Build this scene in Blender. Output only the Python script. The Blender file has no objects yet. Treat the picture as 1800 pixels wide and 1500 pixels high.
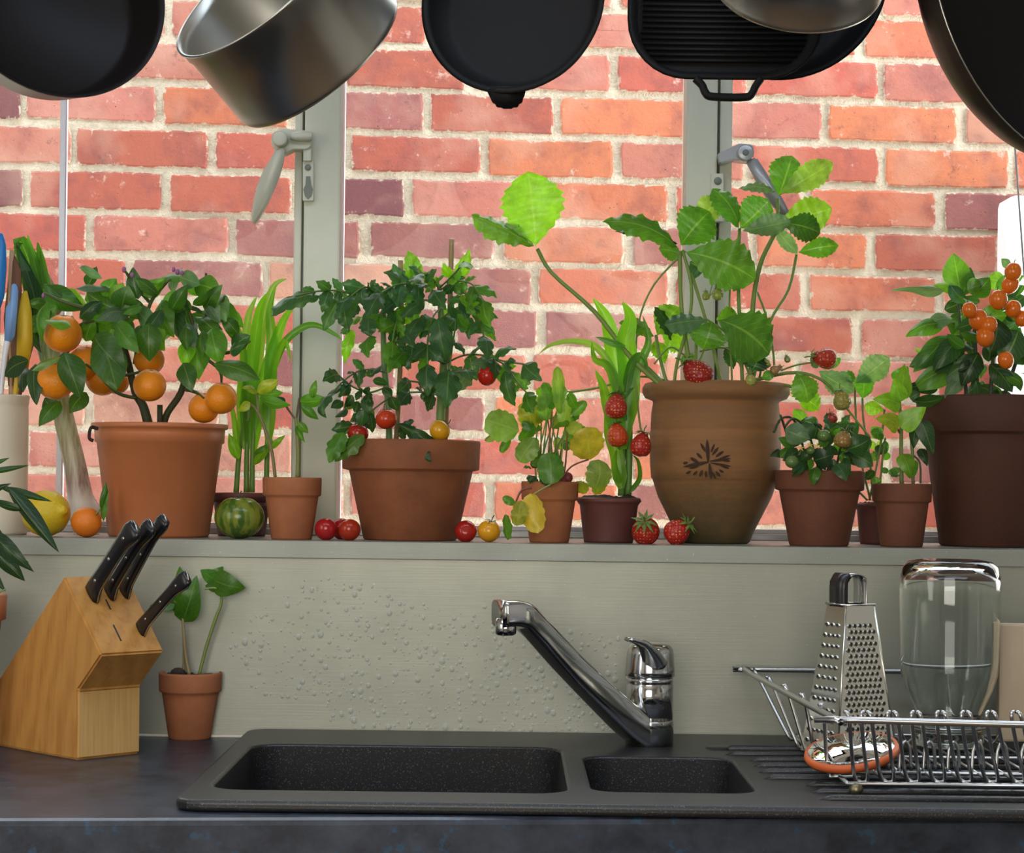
import bpy, bmesh, math, random
from mathutils import Vector, Matrix, noise
rnd = random.Random(7)
PI = math.pi
sc = bpy.context.scene
COL = sc.collection
# ------------------------------------------------------------------ camera
F = 3510.0; CX, CY = 900.0, 849.0; CAM = Vector((0, -2.34, 1.2))
RC = Matrix.Rotation(PI/2, 3, 'X') @ Matrix.Rotation(math.radians(0.7), 3, 'Z')
cd = bpy.data.cameras.new('camera'); cam = bpy.data.objects.new('camera', cd); COL.objects.link(cam)
cd.sensor_width = 36; cd.lens = F/1800*36; cd.shift_y = (CY-750)/1800; cd.clip_start = 0.05
cam.matrix_world = Matrix.Translation(CAM) @ RC.to_4x4()
sc.camera = cam
# ------------------------------------------------------------------ world, lights, exposure
w = bpy.data.worlds.new('overcast_sky'); sc.world = w; w.use_nodes = True
nt = w.node_tree; bg = nt.nodes['Background']
bg.inputs[0].default_value = (0.86, 0.93, 1.0, 1); bg.inputs[1].default_value = 4.6
def area(name, loc, target, sx, sy, power, col):
    l = bpy.data.lights.new(name, 'AREA'); l.shape = 'RECTANGLE'; l.size = sx; l.size_y = sy
    l.energy = power; l.color = col
    o = bpy.data.objects.new(name, l); COL.objects.link(o); o.location = loc
    o.rotation_euler = (Vector(target)-Vector(loc)).to_track_quat('-Z', 'Y').to_euler()
    return o
area('kitchen_rear_fill_light', (-0.30, -3.3, 1.55), (-0.1, 0, 1.15), 1.4, 1.2, 31, (1.0, 0.95, 0.86))  # soft front fill lamp, added behind the camera
area('kitchen_side_fill_light', (-1.66, -1.25, 1.55), (0.1, -0.1, 1.15), 1.0, 1.1, 9, (1.0, 0.97, 0.90))  # weak fill lamp added at the left wall
area('passage_fill_light', (2.3, 0.70, 1.0), (0.7, 1.15, 0.85), 0.7, 1.2, 100, (1.0, 0.98, 0.95))  # added lamp standing in for open sky, brightens the lower right bricks
area('overhead_blue_fill_light', (0.1, -0.95, 2.46), (0.1, -0.75, 0), 2.2, 0.5, 16, (0.62, 0.78, 1.0))  # bluish lamp added overhead for a cool sheen on upward faces
sc.view_settings.view_transform = 'Standard'; sc.view_settings.look = 'None'
sc.view_settings.exposure = 0.0; sc.view_settings.gamma = 1; sc.view_settings.use_curve_mapping = False
sc.cycles.use_denoising = True
sc.cycles.max_bounces = 10; sc.cycles.transparent_max_bounces = 12
sc.cycles.sample_clamp_indirect = 6
sc.cycles.caustics_reflective = False; sc.cycles.caustics_refractive = False
# ------------------------------------------------------------------ geometry helpers
def ray(px, py): return RC @ Vector(((px-CX)/F, -(py-CY)/F, -1))
def P(px, py, y=0.0):                       # point of the vertical plane at depth y
    d = ray(px, py); return CAM + d*((y-CAM.y)/d.y)
def PZ(px, py, z):                          # point of the level plane at height z
    d = ray(px, py); return CAM + d*((z-CAM.z)/d.z)
def PP(px, py, p, n):                       # point of any plane
    d = ray(px, py); return CAM + d*((Vector(p)-CAM).dot(n)/d.dot(n))
def S(y): return F/(y-CAM.y)                # pixels per metre at depth y
W = {}
def wpos(o): return W.get(o.name, Vector((0, 0, 0)))
def tag(o, label=None, cat=None, group=None, kind=None):
    if label: o['label'] = label
    if cat: o['category'] = cat
    if group: o['group'] = group
    if kind: o['kind'] = kind
    return o
def thing(name, label, cat, loc=(0, 0, 0), group=None, kind=None):
    o = bpy.data.objects.new(name, None); COL.objects.link(o); o.empty_display_size = 0.02
    o.location = loc; W[o.name] = Vector(loc); return tag(o, label, cat, group, kind)
def mobj(name, vs, fs, m, parent=None, smooth=True, uvs=None, world=True):
    off = wpos(parent) if (parent and world) else Vector((0, 0, 0))
    me = bpy.data.meshes.new(name); me.from_pydata([tuple(Vector(v)-off) for v in vs], [], fs)
    if smooth: me.polygons.foreach_set('use_smooth', [True]*len(me.polygons))
    if m: me.materials.append(m)
    if uvs:
        ul = me.uv_layers.new(name='UVMap')
        for p in me.polygons:
            for li in p.loop_indices: ul.data[li].uv = uvs[me.loops[li].vertex_index]
    me.update()
    o = bpy.data.objects.new(name, me); COL.objects.link(o)
    if parent: o.parent = parent
    W[o.name] = off
    return o
class MB:
    def __init__(s): s.v = []; s.f = []
    def add(s, vf, M=None):
        n = len(s.v); vs, fs = vf
        s.v += [(M @ Vector(v)) if M else Vector(v) for v in vs]; s.f += [tuple(i+n for i in f) for f in fs]; return s
    def obj(s, name, m, parent=None, smooth=True): return mobj(name, s.v, s.f, m, parent, smooth)
def box(x0, x1, y0, y1, z0, z1, b=0.0):
    if b <= 0:
        v = [(x, y, z) for x in (x0, x1) for y in (y0, y1) for z in (z0, z1)]
        return v, [(0,1,3,2),(4,6,7,5),(0,4,5,1),(2,3,7,6),(0,2,6,4),(1,5,7,3)]
    bm = bmesh.new(); bmesh.ops.create_cube(bm, size=1)
    for q in bm.verts: q.co = Vector(((x0+x1)/2+q.co.x*(x1-x0), (y0+y1)/2+q.co.y*(y1-y0), (z0+z1)/2+q.co.z*(z1-z0)))
    bmesh.ops.bevel(bm, geom=bm.edges[:], offset=b, segments=2, profile=0.6, affect='EDGES')
    return bm_vf(bm)
def bm_vf(bm):
    bm.verts.index_update(); r = [v.co.copy() for v in bm.verts], [tuple(v.index for v in f.verts) for f in bm.faces]
    bm.free(); return r
def lathe(prof, seg=40, c=(0, 0, 0), M=None, close=False):
    vs = []; fs = []; c = Vector(c); ring = []
    for r, z in prof:
        if r < 1e-6: ring.append([len(vs)]); vs.append(Vector((0, 0, z)))
        else:
            ring.append(list(range(len(vs), len(vs)+seg)))
            vs += [Vector((r*math.cos(2*PI*i/seg), r*math.sin(2*PI*i/seg), z)) for i in range(seg)]
    for a, b in zip(ring, ring[1:]):
        for i in range(seg):
            j = (i+1) % seg
            if len(a) == 1 and len(b) == 1: continue
            if len(a) == 1: fs.append((a[0], b[j], b[i]))
            elif len(b) == 1: fs.append((a[i], a[j], b[0]))
            else: fs.append((a[i], a[j], b[j], b[i]))
    if M: vs = [M @ v for v in vs]
    return [v+c for v in vs], fs
def smoothpath(pts, k=4):
    pts = [Vector(p) for p in pts]
    if len(pts) < 3: return pts
    out = []
    for i in range(len(pts)-1):
        p0 = pts[max(i-1, 0)]; p1 = pts[i]; p2 = pts[i+1]; p3 = pts[min(i+2, len(pts)-1)]
        for j in range(k):
            t = j/k
            out.append(0.5*((2*p1)+(p2-p0)*t+(2*p0-5*p1+4*p2-p3)*t*t+(3*p1-p0-3*p2+p3)*t**3))
    out.append(pts[-1]); return out
def tube(pts, r, seg=8, k=4, closed=False):
    n0 = len(pts); rs = r if isinstance(r, (list, tuple)) else [r]*n0
    path = smoothpath(pts, k) if k > 1 else [Vector(p) for p in pts]
    n = len(path); vs = []; fs = []
    T0 = (path[1]-path[0]).normalized(); N = T0.orthogonal().normalized()
    for i, p in enumerate(path):
        T = (path[min(i+1, n-1)]-path[max(i-1, 0)]).normalized()
        N = (N-T*N.dot(T)).normalized(); B = T.cross(N)
        u = i/(n-1)*(n0-1); a = min(int(u), n0-2) if n0 > 1 else 0; rr = rs[a]+(rs[a+1]-rs[a])*(u-a)
        for j in range(seg):
            an = 2*PI*j/seg; vs.append(p+(N*math.cos(an)+B*math.sin(an))*rr)
    for i in range(n-1):
        for j in range(seg):
            q = (j+1) % seg; fs.append((i*seg+j, i*seg+q, (i+1)*seg+q, (i+1)*seg+j))
    fs.append(tuple(reversed(range(seg)))); fs.append(tuple(range((n-1)*seg, n*seg)))
    return vs, fs
def sphere(c, r, sx=1, sy=1, sz=1, seg=24, M=None):
    prof = [(math.sin(PI*i/(seg//2))*r, -math.cos(PI*i/(seg//2))*r) for i in range(seg//2+1)]
    prof[0] = (0, -r); prof[-1] = (0, r)
    v, f = lathe(prof, seg)
    D = Matrix.Diagonal((sx, sy, sz)); c = Vector(c)
    return [c + (M @ (D @ q) if M else D @ q) for q in v], f
def ribbon(pts, wd, nrm=None, k=5, wave=0.0):
    """long blade leaf along a 3d path, folded along its midrib"""
    path = smoothpath(pts, k); n = len(path); vs = []; fs = []; uv = []
    for i, p in enumerate(path):
        t = i/(n-1); T = (path[min(i+1, n-1)]-path[max(i-1, 0)]).normalized()
        V = Vector((0, -1, 0)) if nrm is None else Vector(nrm)
        B = T.cross(V).normalized(); N = B.cross(T)
        ww = wd*min(1, (t*5+0.35))*max(0.02, (1-t**2.6))
        wv = math.sin(t*17)*wave*ww
        for q, s_ in enumerate((-1, -0.5, 0, 0.5, 1)):
            vs.append(p + B*ww*0.5*s_ - N*ww*0.16*(1-abs(s_)) + N*wv*s_*abs(s_)); uv.append((0.5+s_*0.5, t))
    for i in range(n-1):
        for q in range(4): fs.append((i*5+q, i*5+q+1, (i+1)*5+q+1, (i+1)*5+q))
    return vs, fs, uv
# ------------------------------------------------------------------ materials
def newmat(name):
    m = bpy.data.materials.new(name); m.use_nodes = True; return m, m.node_tree, m.node_tree.nodes['Principled BSDF']
def N_(nt, t, **kw):
    n = nt.nodes.new(t)
    for k, v in kw.items():
        if k[0] == '_': n.inputs[k[1:].replace('_', ' ')].default_value = v
        else: setattr(n, k, v)
    return n
def c4(c): return (c[0], c[1], c[2], 1)
def mixc(nt, fac, a, b, mode='MIX'):
    n = nt.nodes.new('ShaderNodeMix'); n.data_type = 'RGBA'; n.blend_type = mode
    for sock, val in ((n.inputs[0], fac), (n.inputs[6], a), (n.inputs[7], b)):
        if hasattr(val, 'is_linked') or hasattr(val, 'links'): nt.links.new(val, sock)
        elif isinstance(val, (int, float)): sock.default_value = val
        else: sock.default_value = c4(val)
    return n.outputs[2]
def ramp(nt, src, a, b):
    n = nt.nodes.new('ShaderNodeMapRange'); n.inputs[1].default_value = a; n.inputs[2].default_value = b
    nt.links.new(src, n.inputs[0]); return n.outputs[0]
def ma_(nt, a, k):
    n = nt.nodes.new('ShaderNodeMath'); n.operation = 'MULTIPLY'; nt.links.new(a, n.inputs[0]); n.inputs[1].default_value = k; return n.outputs[0]
def tex(nt, kind='Object', scale=(1, 1, 1)):
    tc = nt.nodes.new('ShaderNodeTexCoord'); mp = nt.nodes.new('ShaderNodeMapping'); mp.inputs['Scale'].default_value = scale
    nt.links.new(tc.outputs[kind], mp.inputs[0]); return mp.outputs[0]
def noi(nt, co, s, d=3, r=0.6):
    n = N_(nt, 'ShaderNodeTexNoise', _Scale=s, _Detail=d, _Roughness=r); nt.links.new(co, n.inputs['Vector']); return n.outputs[0]
def bump(nt, bs, h, st, dist=0.002):
    b = N_(nt, 'ShaderNodeBump', _Strength=st, _Distance=dist); nt.links.new(h, b.inputs['Height']); nt.links.new(b.outputs[0], bs.inputs['Normal'])
def mat(name, col, rough=0.5, metal=0.0, col2=None, ns=30, sc3=(1, 1, 1), lo=0.35, hi=0.65, bs=0.0, bns=200, rvar=0.0, **kw):
    m, nt, b = newmat(name); b.inputs['Base Color'].default_value = c4(col); b.inputs['Roughness'].default_value = rough
    b.inputs['Metallic'].default_value = metal
    if col2 or bs or rvar:
        co = tex(nt, 'Object', sc3)
        if col2:
            nt.links.new(mixc(nt, ramp(nt, noi(nt, co, ns, 4), lo, hi), col, col2), b.inputs['Base Color'])
        if rvar:
            n = nt.nodes.new('ShaderNodeMapRange'); n.inputs[3].default_value = rough-rvar; n.inputs[4].default_value = rough+rvar
            nt.links.new(noi(nt, co, ns*1.7, 4), n.inputs[0]); nt.links.new(n.outputs[0], b.inputs['Roughness'])
        if bs: bump(nt, b, noi(nt, co, bns, 3), bs)
    for k, v in kw.items(): b.inputs[k.replace('_', ' ')].default_value = v
    return m
M = {}
M['terra_plastic'] = mat('orange_plastic_terracotta', (0.60, 0.205, 0.08), 0.42, col2=(0.52, 0.17, 0.065), ns=12, bs=0.05)
M['terra_clay'] = mat('brown_terracotta_clay', (0.33, 0.108, 0.04), 0.7, col2=(0.22, 0.072, 0.028), ns=14, bs=0.25, bns=300)
M['terra_mid'] = mat('dark_brown_clay', (0.19, 0.065, 0.03), 0.75, col2=(0.14, 0.048, 0.024), ns=14, bs=0.25, bns=300)
M['terra_light'] = mat('light_terracotta_clay', (0.45, 0.16, 0.065), 0.8, col2=(0.34, 0.115, 0.045), ns=18, bs=0.2, bns=300)
M['terra_dark'] = mat('dark_maroon_plastic', (0.17, 0.055, 0.045), 0.55, col2=(0.13, 0.045, 0.04), ns=12)
M['soil'] = mat('potting_soil', (0.02, 0.013, 0.01), 0.95, col2=(0.06, 0.035, 0.022), ns=160, bs=1.0, bns=220)
M['frame'] = mat('cream_green_painted_metal', (0.72, 0.71, 0.58), 0.4, col2=(0.64, 0.64, 0.52), ns=7, rvar=0.1)
M['frame_dark'] = mat('groove_shade_and_screw_grey', (0.20, 0.22, 0.19), 0.5)  # dark colour stands for shade in groove and keyhole; also used on screws
M['white'] = mat('white_plastic', (0.8, 0.79, 0.85), 0.4)
M['rail'] = mat('grey_aluminium', (0.5, 0.51, 0.53), 0.35, 0.4)
M['chrome'] = mat('chrome', (0.62, 0.62, 0.62), 0.12, 1.0, rvar=0.05, ns=20)
M['wire'] = mat('dull_steel_wire', (0.5, 0.5, 0.5), 0.28, 1.0)
M['steel'] = mat('brushed_steel', (0.44, 0.42, 0.37), 0.3, 1.0, rvar=0.04, ns=6, Anisotropic=0.7)
M['iron'] = mat('black_cast_iron', (0.006, 0.0055, 0.0055), 0.6, 0.0, bs=0.2, bns=500, Specular_IOR_Level=0.2)
M['nonstick'] = mat('black_nonstick', (0.008, 0.006, 0.0055), 0.42, 0.0, Specular_IOR_Level=0.12)
M['wok'] = mat('brown_seasoned_steel', (0.10, 0.07, 0.055), 0.38, 0.8, col2=(0.03, 0.025, 0.022), ns=7)
M['black'] = mat('black_knife_plastic', (0.012, 0.011, 0.012), 0.28)
M['cream'] = mat('cream_enamel', (0.80, 0.74, 0.60), 0.3)
M['board'] = mat('beige_board', (0.62, 0.49, 0.33), 0.6, col2=(0.58, 0.45, 0.30), ns=20)
M['blue'] = mat('blue_plastic', (0.02, 0.20, 0.55), 0.35)
M['paleblue'] = mat('pale_blue_plastic', (0.22, 0.40, 0.72), 0.4)
M['yellow'] = mat('yellow_plastic', (0.65, 0.42, 0.02), 0.45)
M['spoon'] = mat('pale_wood', (0.55, 0.36, 0.2), 0.6, col2=(0.42, 0.26, 0.13), ns=10, sc3=(8, 8, 1))
M['brownwood'] = mat('brown_wood', (0.22, 0.10, 0.05), 0.6)
M['bark'] = mat('green_brown_bark', (0.06, 0.05, 0.02), 0.7, col2=(0.035, 0.055, 0.015), ns=30)
M['bamboo'] = mat('bamboo_cane', (0.42, 0.27, 0.12), 0.6, col2=(0.3, 0.2, 0.09), ns=25)
M['rubber'] = mat('orange_rubber', (0.65, 0.13, 0.03), 0.5)
M['brass'] = mat('dull_brass', (0.25, 0.22, 0.13), 0.4, 1.0)
M['redroot'] = mat('radish_red', (0.22, 0.03, 0.035), 0.5)
M['plaster'] = mat('cream_plaster', (0.62, 0.60, 0.55), 0.85)
M['floor'] = mat('brown_floor_boards', (0.20, 0.13, 0.08), 0.6, col2=(0.14, 0.09, 0.05), ns=3, sc3=(1, 8, 1))
M['paving'] = mat('pale_paving', (0.62, 0.60, 0.56), 0.9, col2=(0.5, 0.49, 0.46), ns=6)
M['render'] = mat('white_render', (0.88, 0.88, 0.88), 0.8)
M['cabinet'] = mat('grey_cabinet_paint', (0.25, 0.26, 0.26), 0.5)
M['pink'] = mat('purple_bud', (0.35, 0.12, 0.28), 0.6)
M['petal'] = mat('yellow_petal', (0.7, 0.55, 0.05), 0.5)
M['engrave'] = mat('dark_engraved_glaze', (0.05, 0.022, 0.01), 0.8)
def m_glass():
    m, nt, b = newmat('clear_window_glass'); out = nt.nodes['Material Output']
    t = N_(nt, 'ShaderNodeBsdfTransparent'); g = N_(nt, 'ShaderNodeBsdfGlossy', _Roughness=0.02); fr = N_(nt, 'ShaderNodeFresnel', _IOR=1.14)
    mx = N_(nt, 'ShaderNodeMixShader'); nt.links.new(fr.outputs[0], mx.inputs[0]); nt.links.new(t.outputs[0], mx.inputs[1]); nt.links.new(g.outputs[0], mx.inputs[2])
    nt.links.new(mx.outputs[0], out.inputs[0]); return m
M['pane'] = m_glass()
def m_jar():
    m, nt, b = newmat('jar_glass'); b.inputs['Base Color'].default_value = (0.93, 0.96, 0.94, 1); b.inputs['Roughness'].default_value = 0.02
    b.inputs['Transmission Weight'].default_value = 1; b.inputs['IOR'].default_value = 1.45; return m
M['jar'] = m_jar()
def m_water():
    m, nt, b = newmat('water'); out = nt.nodes['Material Output']; b.inputs['Base Color'].default_value = (0.8, 0.82, 0.75, 1); b.inputs['Roughness'].default_value = 0.05
    t = N_(nt, 'ShaderNodeBsdfTransparent'); lw = N_(nt, 'ShaderNodeLayerWeight', _Blend=0.35)
    mx = N_(nt, 'ShaderNodeMixShader'); mr = nt.nodes.new('ShaderNodeMapRange'); mr.inputs[3].default_value = 0.3; mr.inputs[4].default_value = 1.0
    nt.links.new(lw.outputs['Facing'], mr.inputs[0]); nt.links.new(mr.outputs[0], mx.inputs[0]); nt.links.new(t.outputs[0], mx.inputs[1]); nt.links.new(b.outputs[0], mx.inputs[2])
    nt.links.new(mx.outputs[0], out.inputs[0]); return m
M['water'] = m_water()
def m_panel(name, c1, c2, rough, metal):
    m, nt, b = newmat(name); co = tex(nt, 'Object', (1, 1, 1)); co2 = tex(nt, 'Object', (2, 2, 90))
    n1 = ramp(nt, noi(nt, co, 3.2, 4), 0.3, 0.7); n2 = ramp(nt, noi(nt, co2, 6, 3), 0.2, 0.8)
    c = mixc(nt, n1, c1, c2); c = mixc(nt, 0.10, c, mixc(nt, n2, (0.3, 0.3, 0.27), (0.62, 0.62, 0.55)))
    sp = ramp(nt, noi(nt, co, 260, 2), 0.70, 0.78); c = mixc(nt, sp, c, (0.6, 0.6, 0.54))
    nt.links.new(c, b.inputs['Base Color']); b.inputs['Metallic'].default_value = metal
    r = nt.nodes.new('ShaderNodeMapRange'); r.inputs[3].default_value = rough-0.08; r.inputs[4].default_value = rough+0.1
    nt.links.new(noi(nt, co, 14, 5), r.inputs[0]); nt.links.new(r.outputs[0], b.inputs['Roughness'])
    bump(nt, b, n2, 0.06, 0.001); return m
M['panel'] = m_panel('brushed_zinc_panel', (0.31, 0.32, 0.255), (0.375, 0.37, 0.30), 0.42, 0.45)
M['sill'] = m_panel('worn_zinc_sill', (0.33, 0.345, 0.30), (0.27, 0.285, 0.245), 0.45, 0.4)
def m_sink(name, rough, bs):
    m, nt, b = newmat(name); co = tex(nt)
    s1 = ramp(nt, noi(nt, co, 620, 2), 0.60, 0.68)
    nt.links.new(mixc(nt, s1, (0.009, 0.0088, 0.0095), (0.09, 0.088, 0.095)), b.inputs['Base Color'])
    b.inputs['Roughness'].default_value = rough; b.inputs['Specular IOR Level'].default_value = bs; return m
M['sink'] = m_sink('speckled_black_composite', 0.42, 0.6)
M['sinkbowl'] = m_sink('speckled_black_bowl', 0.6, 0.25)
def m_top():
    m, nt, b = newmat('dark_blue_flecked_laminate'); co = tex(nt)
    v = N_(nt, 'ShaderNodeTexVoronoi', _Scale=42); nt.links.new(co, v.inputs['Vector'])
    n = noi(nt, co, 22, 5, 0.7)
    base = mixc(nt, ramp(nt, n, 0.35, 0.7), (0.012, 0.016, 0.028), (0.05, 0.06, 0.084))
    fl = ramp(nt, noi(nt, co, 55, 3), 0.62, 0.68)
    nt.links.new(mixc(nt, ma_(nt, fl, 0.55), base, (0.02, 0.09, 0.17)), b.inputs['Base Color'])
    b.inputs['Roughness'].default_value = 0.36; bump(nt, b, n, 0.02, 0.001); return m
M['top'] = m_top()
def m_wood():
    m, nt, b = newmat('oiled_beech'); co = tex(nt, 'Object', (1, 1, 1))
    wv = N_(nt, 'ShaderNodeTexWave', _Scale=16, _Distortion=5, _Detail=3); wv.inputs['Detail Scale'].default_value = 2
    mp = tex(nt, 'Object', (1.2, 3.0, 0.4)); mp.node.inputs['Rotation'].default_value = (0, math.radians(-33), 0); nt.links.new(mp, wv.inputs['Vector'])
    n = noi(nt, tex(nt, 'Object', (30, 30, 3)), 8, 4)
    c = mixc(nt, wv.outputs[0], (0.60, 0.30, 0.07), (0.44, 0.19, 0.04)); c = mixc(nt, ramp(nt, n, 0.3, 0.7), c, (0.55, 0.27, 0.075))
    nt.links.new(c, b.inputs['Base Color']); b.inputs['Roughness'].default_value = 0.38; return m
M['wood'] = m_wood()
def m_wood2():
    m, nt, b = newmat('lit_beech_front'); n = noi(nt, tex(nt, 'Object', (60, 60, 2)), 6, 4)  # paler copy of the beech, lit tone of the front put into colour
    nt.links.new(mixc(nt, ramp(nt, n, 0.3, 0.7), (0.72, 0.45, 0.17), (0.60, 0.34, 0.11)), b.inputs['Base Color']); b.inputs['Roughness'].default_value = 0.5; return m
M['wood2'] = m_wood2()
def m_planter():
    m, nt, b = newmat('ochre_terracotta_with_algae'); co = tex(nt)
    tc = nt.nodes.new('ShaderNodeTexCoord'); sp = nt.nodes.new('ShaderNodeSeparateXYZ'); nt.links.new(tc.outputs['Object'], sp.inputs[0])
    n = noi(nt, co, 14, 5, 0.7); n2 = noi(nt, tex(nt, 'Object', (1, 1, 14)), 7, 4)
    ad = nt.nodes.new('ShaderNodeMath'); ad.operation = 'MULTIPLY_ADD'; ad.inputs[1].default_value = 0.09; nt.links.new(n, ad.inputs[0]); nt.links.new(sp.outputs[2], ad.inputs[2])
    g = ramp(nt, ad.outputs[0], 0.145, 0.05)
    c = mixc(nt, ramp(nt, n2, 0.35, 0.65), (0.33, 0.15, 0.052), (0.25, 0.125, 0.05))
    nt.links.new(mixc(nt, g, c, (0.075, 0.058, 0.02)), b.inputs['Base Color']); b.inputs['Roughness'].default_value = 0.75
    bump(nt, b, noi(nt, co, 160, 4), 0.3, 0.002); return m
M['planter'] = m_planter()
def m_brick():
    m, nt, b = newmat('weathered_red_brick'); oi = nt.nodes.new('ShaderNodeObjectInfo')
    geo = nt.nodes.new('ShaderNodeNewGeometry'); co = geo.outputs['Position']
    n1 = noi(nt, co, 16, 5, 0.65); n2 = noi(nt, co, 70, 4, 0.7); n3 = noi(nt, co, 7, 3, 0.6)
    dk = mixc(nt, 0.6, oi.outputs['Color'], (0.16, 0.06, 0.065))
    c = mixc(nt, ramp(nt, n1, 0.47, 0.72), oi.outputs['Color'], dk)
    pale = ramp(nt, n3, 0.5, 0.70)
    c = mixc(nt, pale, c, mixc(nt, 0.35, oi.outputs['Color'], (0.62, 0.40, 0.30)))
    pits = ramp(nt, noi(nt, co, 240, 2), 0.70, 0.76); c = mixc(nt, pits, c, (0.07, 0.03, 0.03))
    # mortar smeared over the edges of the face
    tc = nt.nodes.new('ShaderNodeTexCoord'); at = N_(nt, 'ShaderNodeAttribute', attribute_name='edge')
    ad = nt.nodes.new('ShaderNodeMath'); ad.operation = 'MULTIPLY_ADD'; ad.inputs[1].default_value = 1.5; nt.links.new(n2, ad.inputs[0]); nt.links.new(at.outputs['Fac'], ad.inputs[2])
    sm = ramp(nt, ad.outputs[0], 1.52, 1.72)
    c = mixc(nt, sm, c, (0.55, 0.47, 0.36))
    smp = ramp(nt, noi(nt, co, 19, 6, 0.8), 0.60, 0.70); c = mixc(nt, ma_(nt, smp, 0.75), c, (0.68, 0.52, 0.43))
    sk_ = ramp(nt, noi(nt, co, 33, 5, 0.8), 0.40, 0.31); c = mixc(nt, ma_(nt, sk_, 0.6), c, (0.16, 0.07, 0.06))
    nt.links.new(c, b.inputs['Base Color']); b.inputs['Roughness'].default_value = 0.9
    bump(nt, b, n2, 0.5, 0.004); return m
M['brick'] = m_brick()
def m_mortar():
    m, nt, b = newmat('lime_mortar'); geo = nt.nodes.new('ShaderNodeNewGeometry'); co = geo.outputs['Position']
    n1 = noi(nt, co, 30, 5, 0.7)
    c = mixc(nt, ramp(nt, n1, 0.35, 0.7), (0.62, 0.53, 0.40), (0.86, 0.78, 0.63))
    nt.links.new(c, b.inputs['Base Color']); b.inputs['Roughness'].default_value = 0.95; bump(nt, b, noi(nt, co, 60, 5, 0.7), 0.9, 0.01); return m
M['mortar'] = m_mortar()
def m_leaf():
    m, nt, b = newmat('leaf'); out = nt.nodes['Material Output']; oi = nt.nodes.new('ShaderNodeObjectInfo')
    tc = nt.nodes.new('ShaderNodeTexCoord'); sp = nt.nodes.new('ShaderNodeSeparateXYZ'); nt.links.new(tc.outputs['UV'], sp.inputs[0])
    def ma(op, a, b_=None, c=None):
        n = nt.nodes.new('ShaderNodeMath'); n.operation = op
        for i, v in enumerate((a, b_, c)):
            if v is None: continue
            if isinstance(v, (int, float)): n.inputs[i].default_value = v
            else: nt.links.new(v, n.inputs[i])
        return n.outputs[0]
    au = ma('ABSOLUTE', ma('SUBTRACT', sp.outputs[0], 0.5))
    mid = ramp(nt, au, 0.035, 0.012)
    sv = ma('ABSOLUTE', ma('SINE', ma('MULTIPLY', ma('SUBTRACT', sp.outputs[1], ma('MULTIPLY', au, 0.55)), 26.0)))
    side = ma('MULTIPLY', ramp(nt, sv, 0.2, 0.02), 0.6)
    vein = ma('MAXIMUM', mid, side)
    nz = noi(nt, tex(nt, 'Object'), 3.5, 3)
    base = mixc(nt, ramp(nt, nz, 0.3, 0.75), oi.outputs['Color'], mixc(nt, 0.45, oi.outputs['Color'], (0.02, 0.06, 0.01)))
    lt = mixc(nt, 0.45, oi.outputs['Color'], (0.5, 0.65, 0.22))
    c = mixc(nt, ma('MULTIPLY', vein, 0.55), base, lt)
    nt.links.new(c, b.inputs['Base Color']); b.inputs['Roughness'].default_value = 0.32; b.inputs['Specular IOR Level'].default_value = 0.6
    tr = nt.nodes.new('ShaderNodeBsdfTranslucent')
    nt.links.new(mixc(nt, 1.0, c, (1.5, 1.7, 0.55), 'MULTIPLY'), tr.inputs[0])
    mx = N_(nt, 'ShaderNodeMixShader', _Fac=0.5); nt.links.new(b.outputs[0], mx.inputs[1]); nt.links.new(tr.outputs[0], mx.inputs[2])
    nt.links.new(mx.outputs[0], out.inputs[0])
    bump(nt, b, vein, -0.35, 0.002); return m
M['leaf'] = m_leaf()
def m_tint(name, rough=0.45, bs=0.0, bns=300):
    m, nt, b = newmat(name); oi = nt.nodes.new('ShaderNodeObjectInfo'); nt.links.new(oi.outputs['Color'], b.inputs['Base Color']); b.inputs['Roughness'].default_value = rough
    b.inputs['Subsurface Weight'].default_value = 0.0
    if bs: bump(nt, b, noi(nt, tex(nt), bns, 2), bs, 0.001)
    return m
M['stem'] = m_tint('plant_stem', 0.5)
M['peel'] = m_tint('citrus_peel', 0.42, 0.5, 420)
M['skin'] = m_tint('glossy_fruit_skin', 0.16)
def m_berry():
    m, nt, b = newmat('strawberry_skin'); oi = nt.nodes.new('ShaderNodeObjectInfo')
    v = N_(nt, 'ShaderNodeTexVoronoi', _Scale=270, _Randomness=0.35); nt.links.new(tex(nt), v.inputs['Vector'])
    s = ramp(nt, v.outputs['Distance'], 0.26, 0.18)
    nt.links.new(mixc(nt, s, oi.outputs['Color'], (0.75, 0.42, 0.10)), b.inputs['Base Color']); b.inputs['Roughness'].default_value = 0.3
    bump(nt, b, v.outputs['Distance'], 0.6, 0.002); return m
M['berry'] = m_berry()
def m_zebra():
    m, nt, b = newmat('striped_green_tomato'); wv = N_(nt, 'ShaderNodeTexNoise', _Scale=4, _Detail=4)
    nt.links.new(tex(nt, 'Object', (28, 28, 4)), wv.inputs['Vector'])
    nt.links.new(mixc(nt, ramp(nt, wv.outputs[0], 0.42, 0.58), (0.05, 0.12, 0.012), (0.22, 0.26, 0.03)), b.inputs['Base Color']); b.inputs['Roughness'].default_value = 0.2; return m
M['zebra'] = m_zebra()
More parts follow.
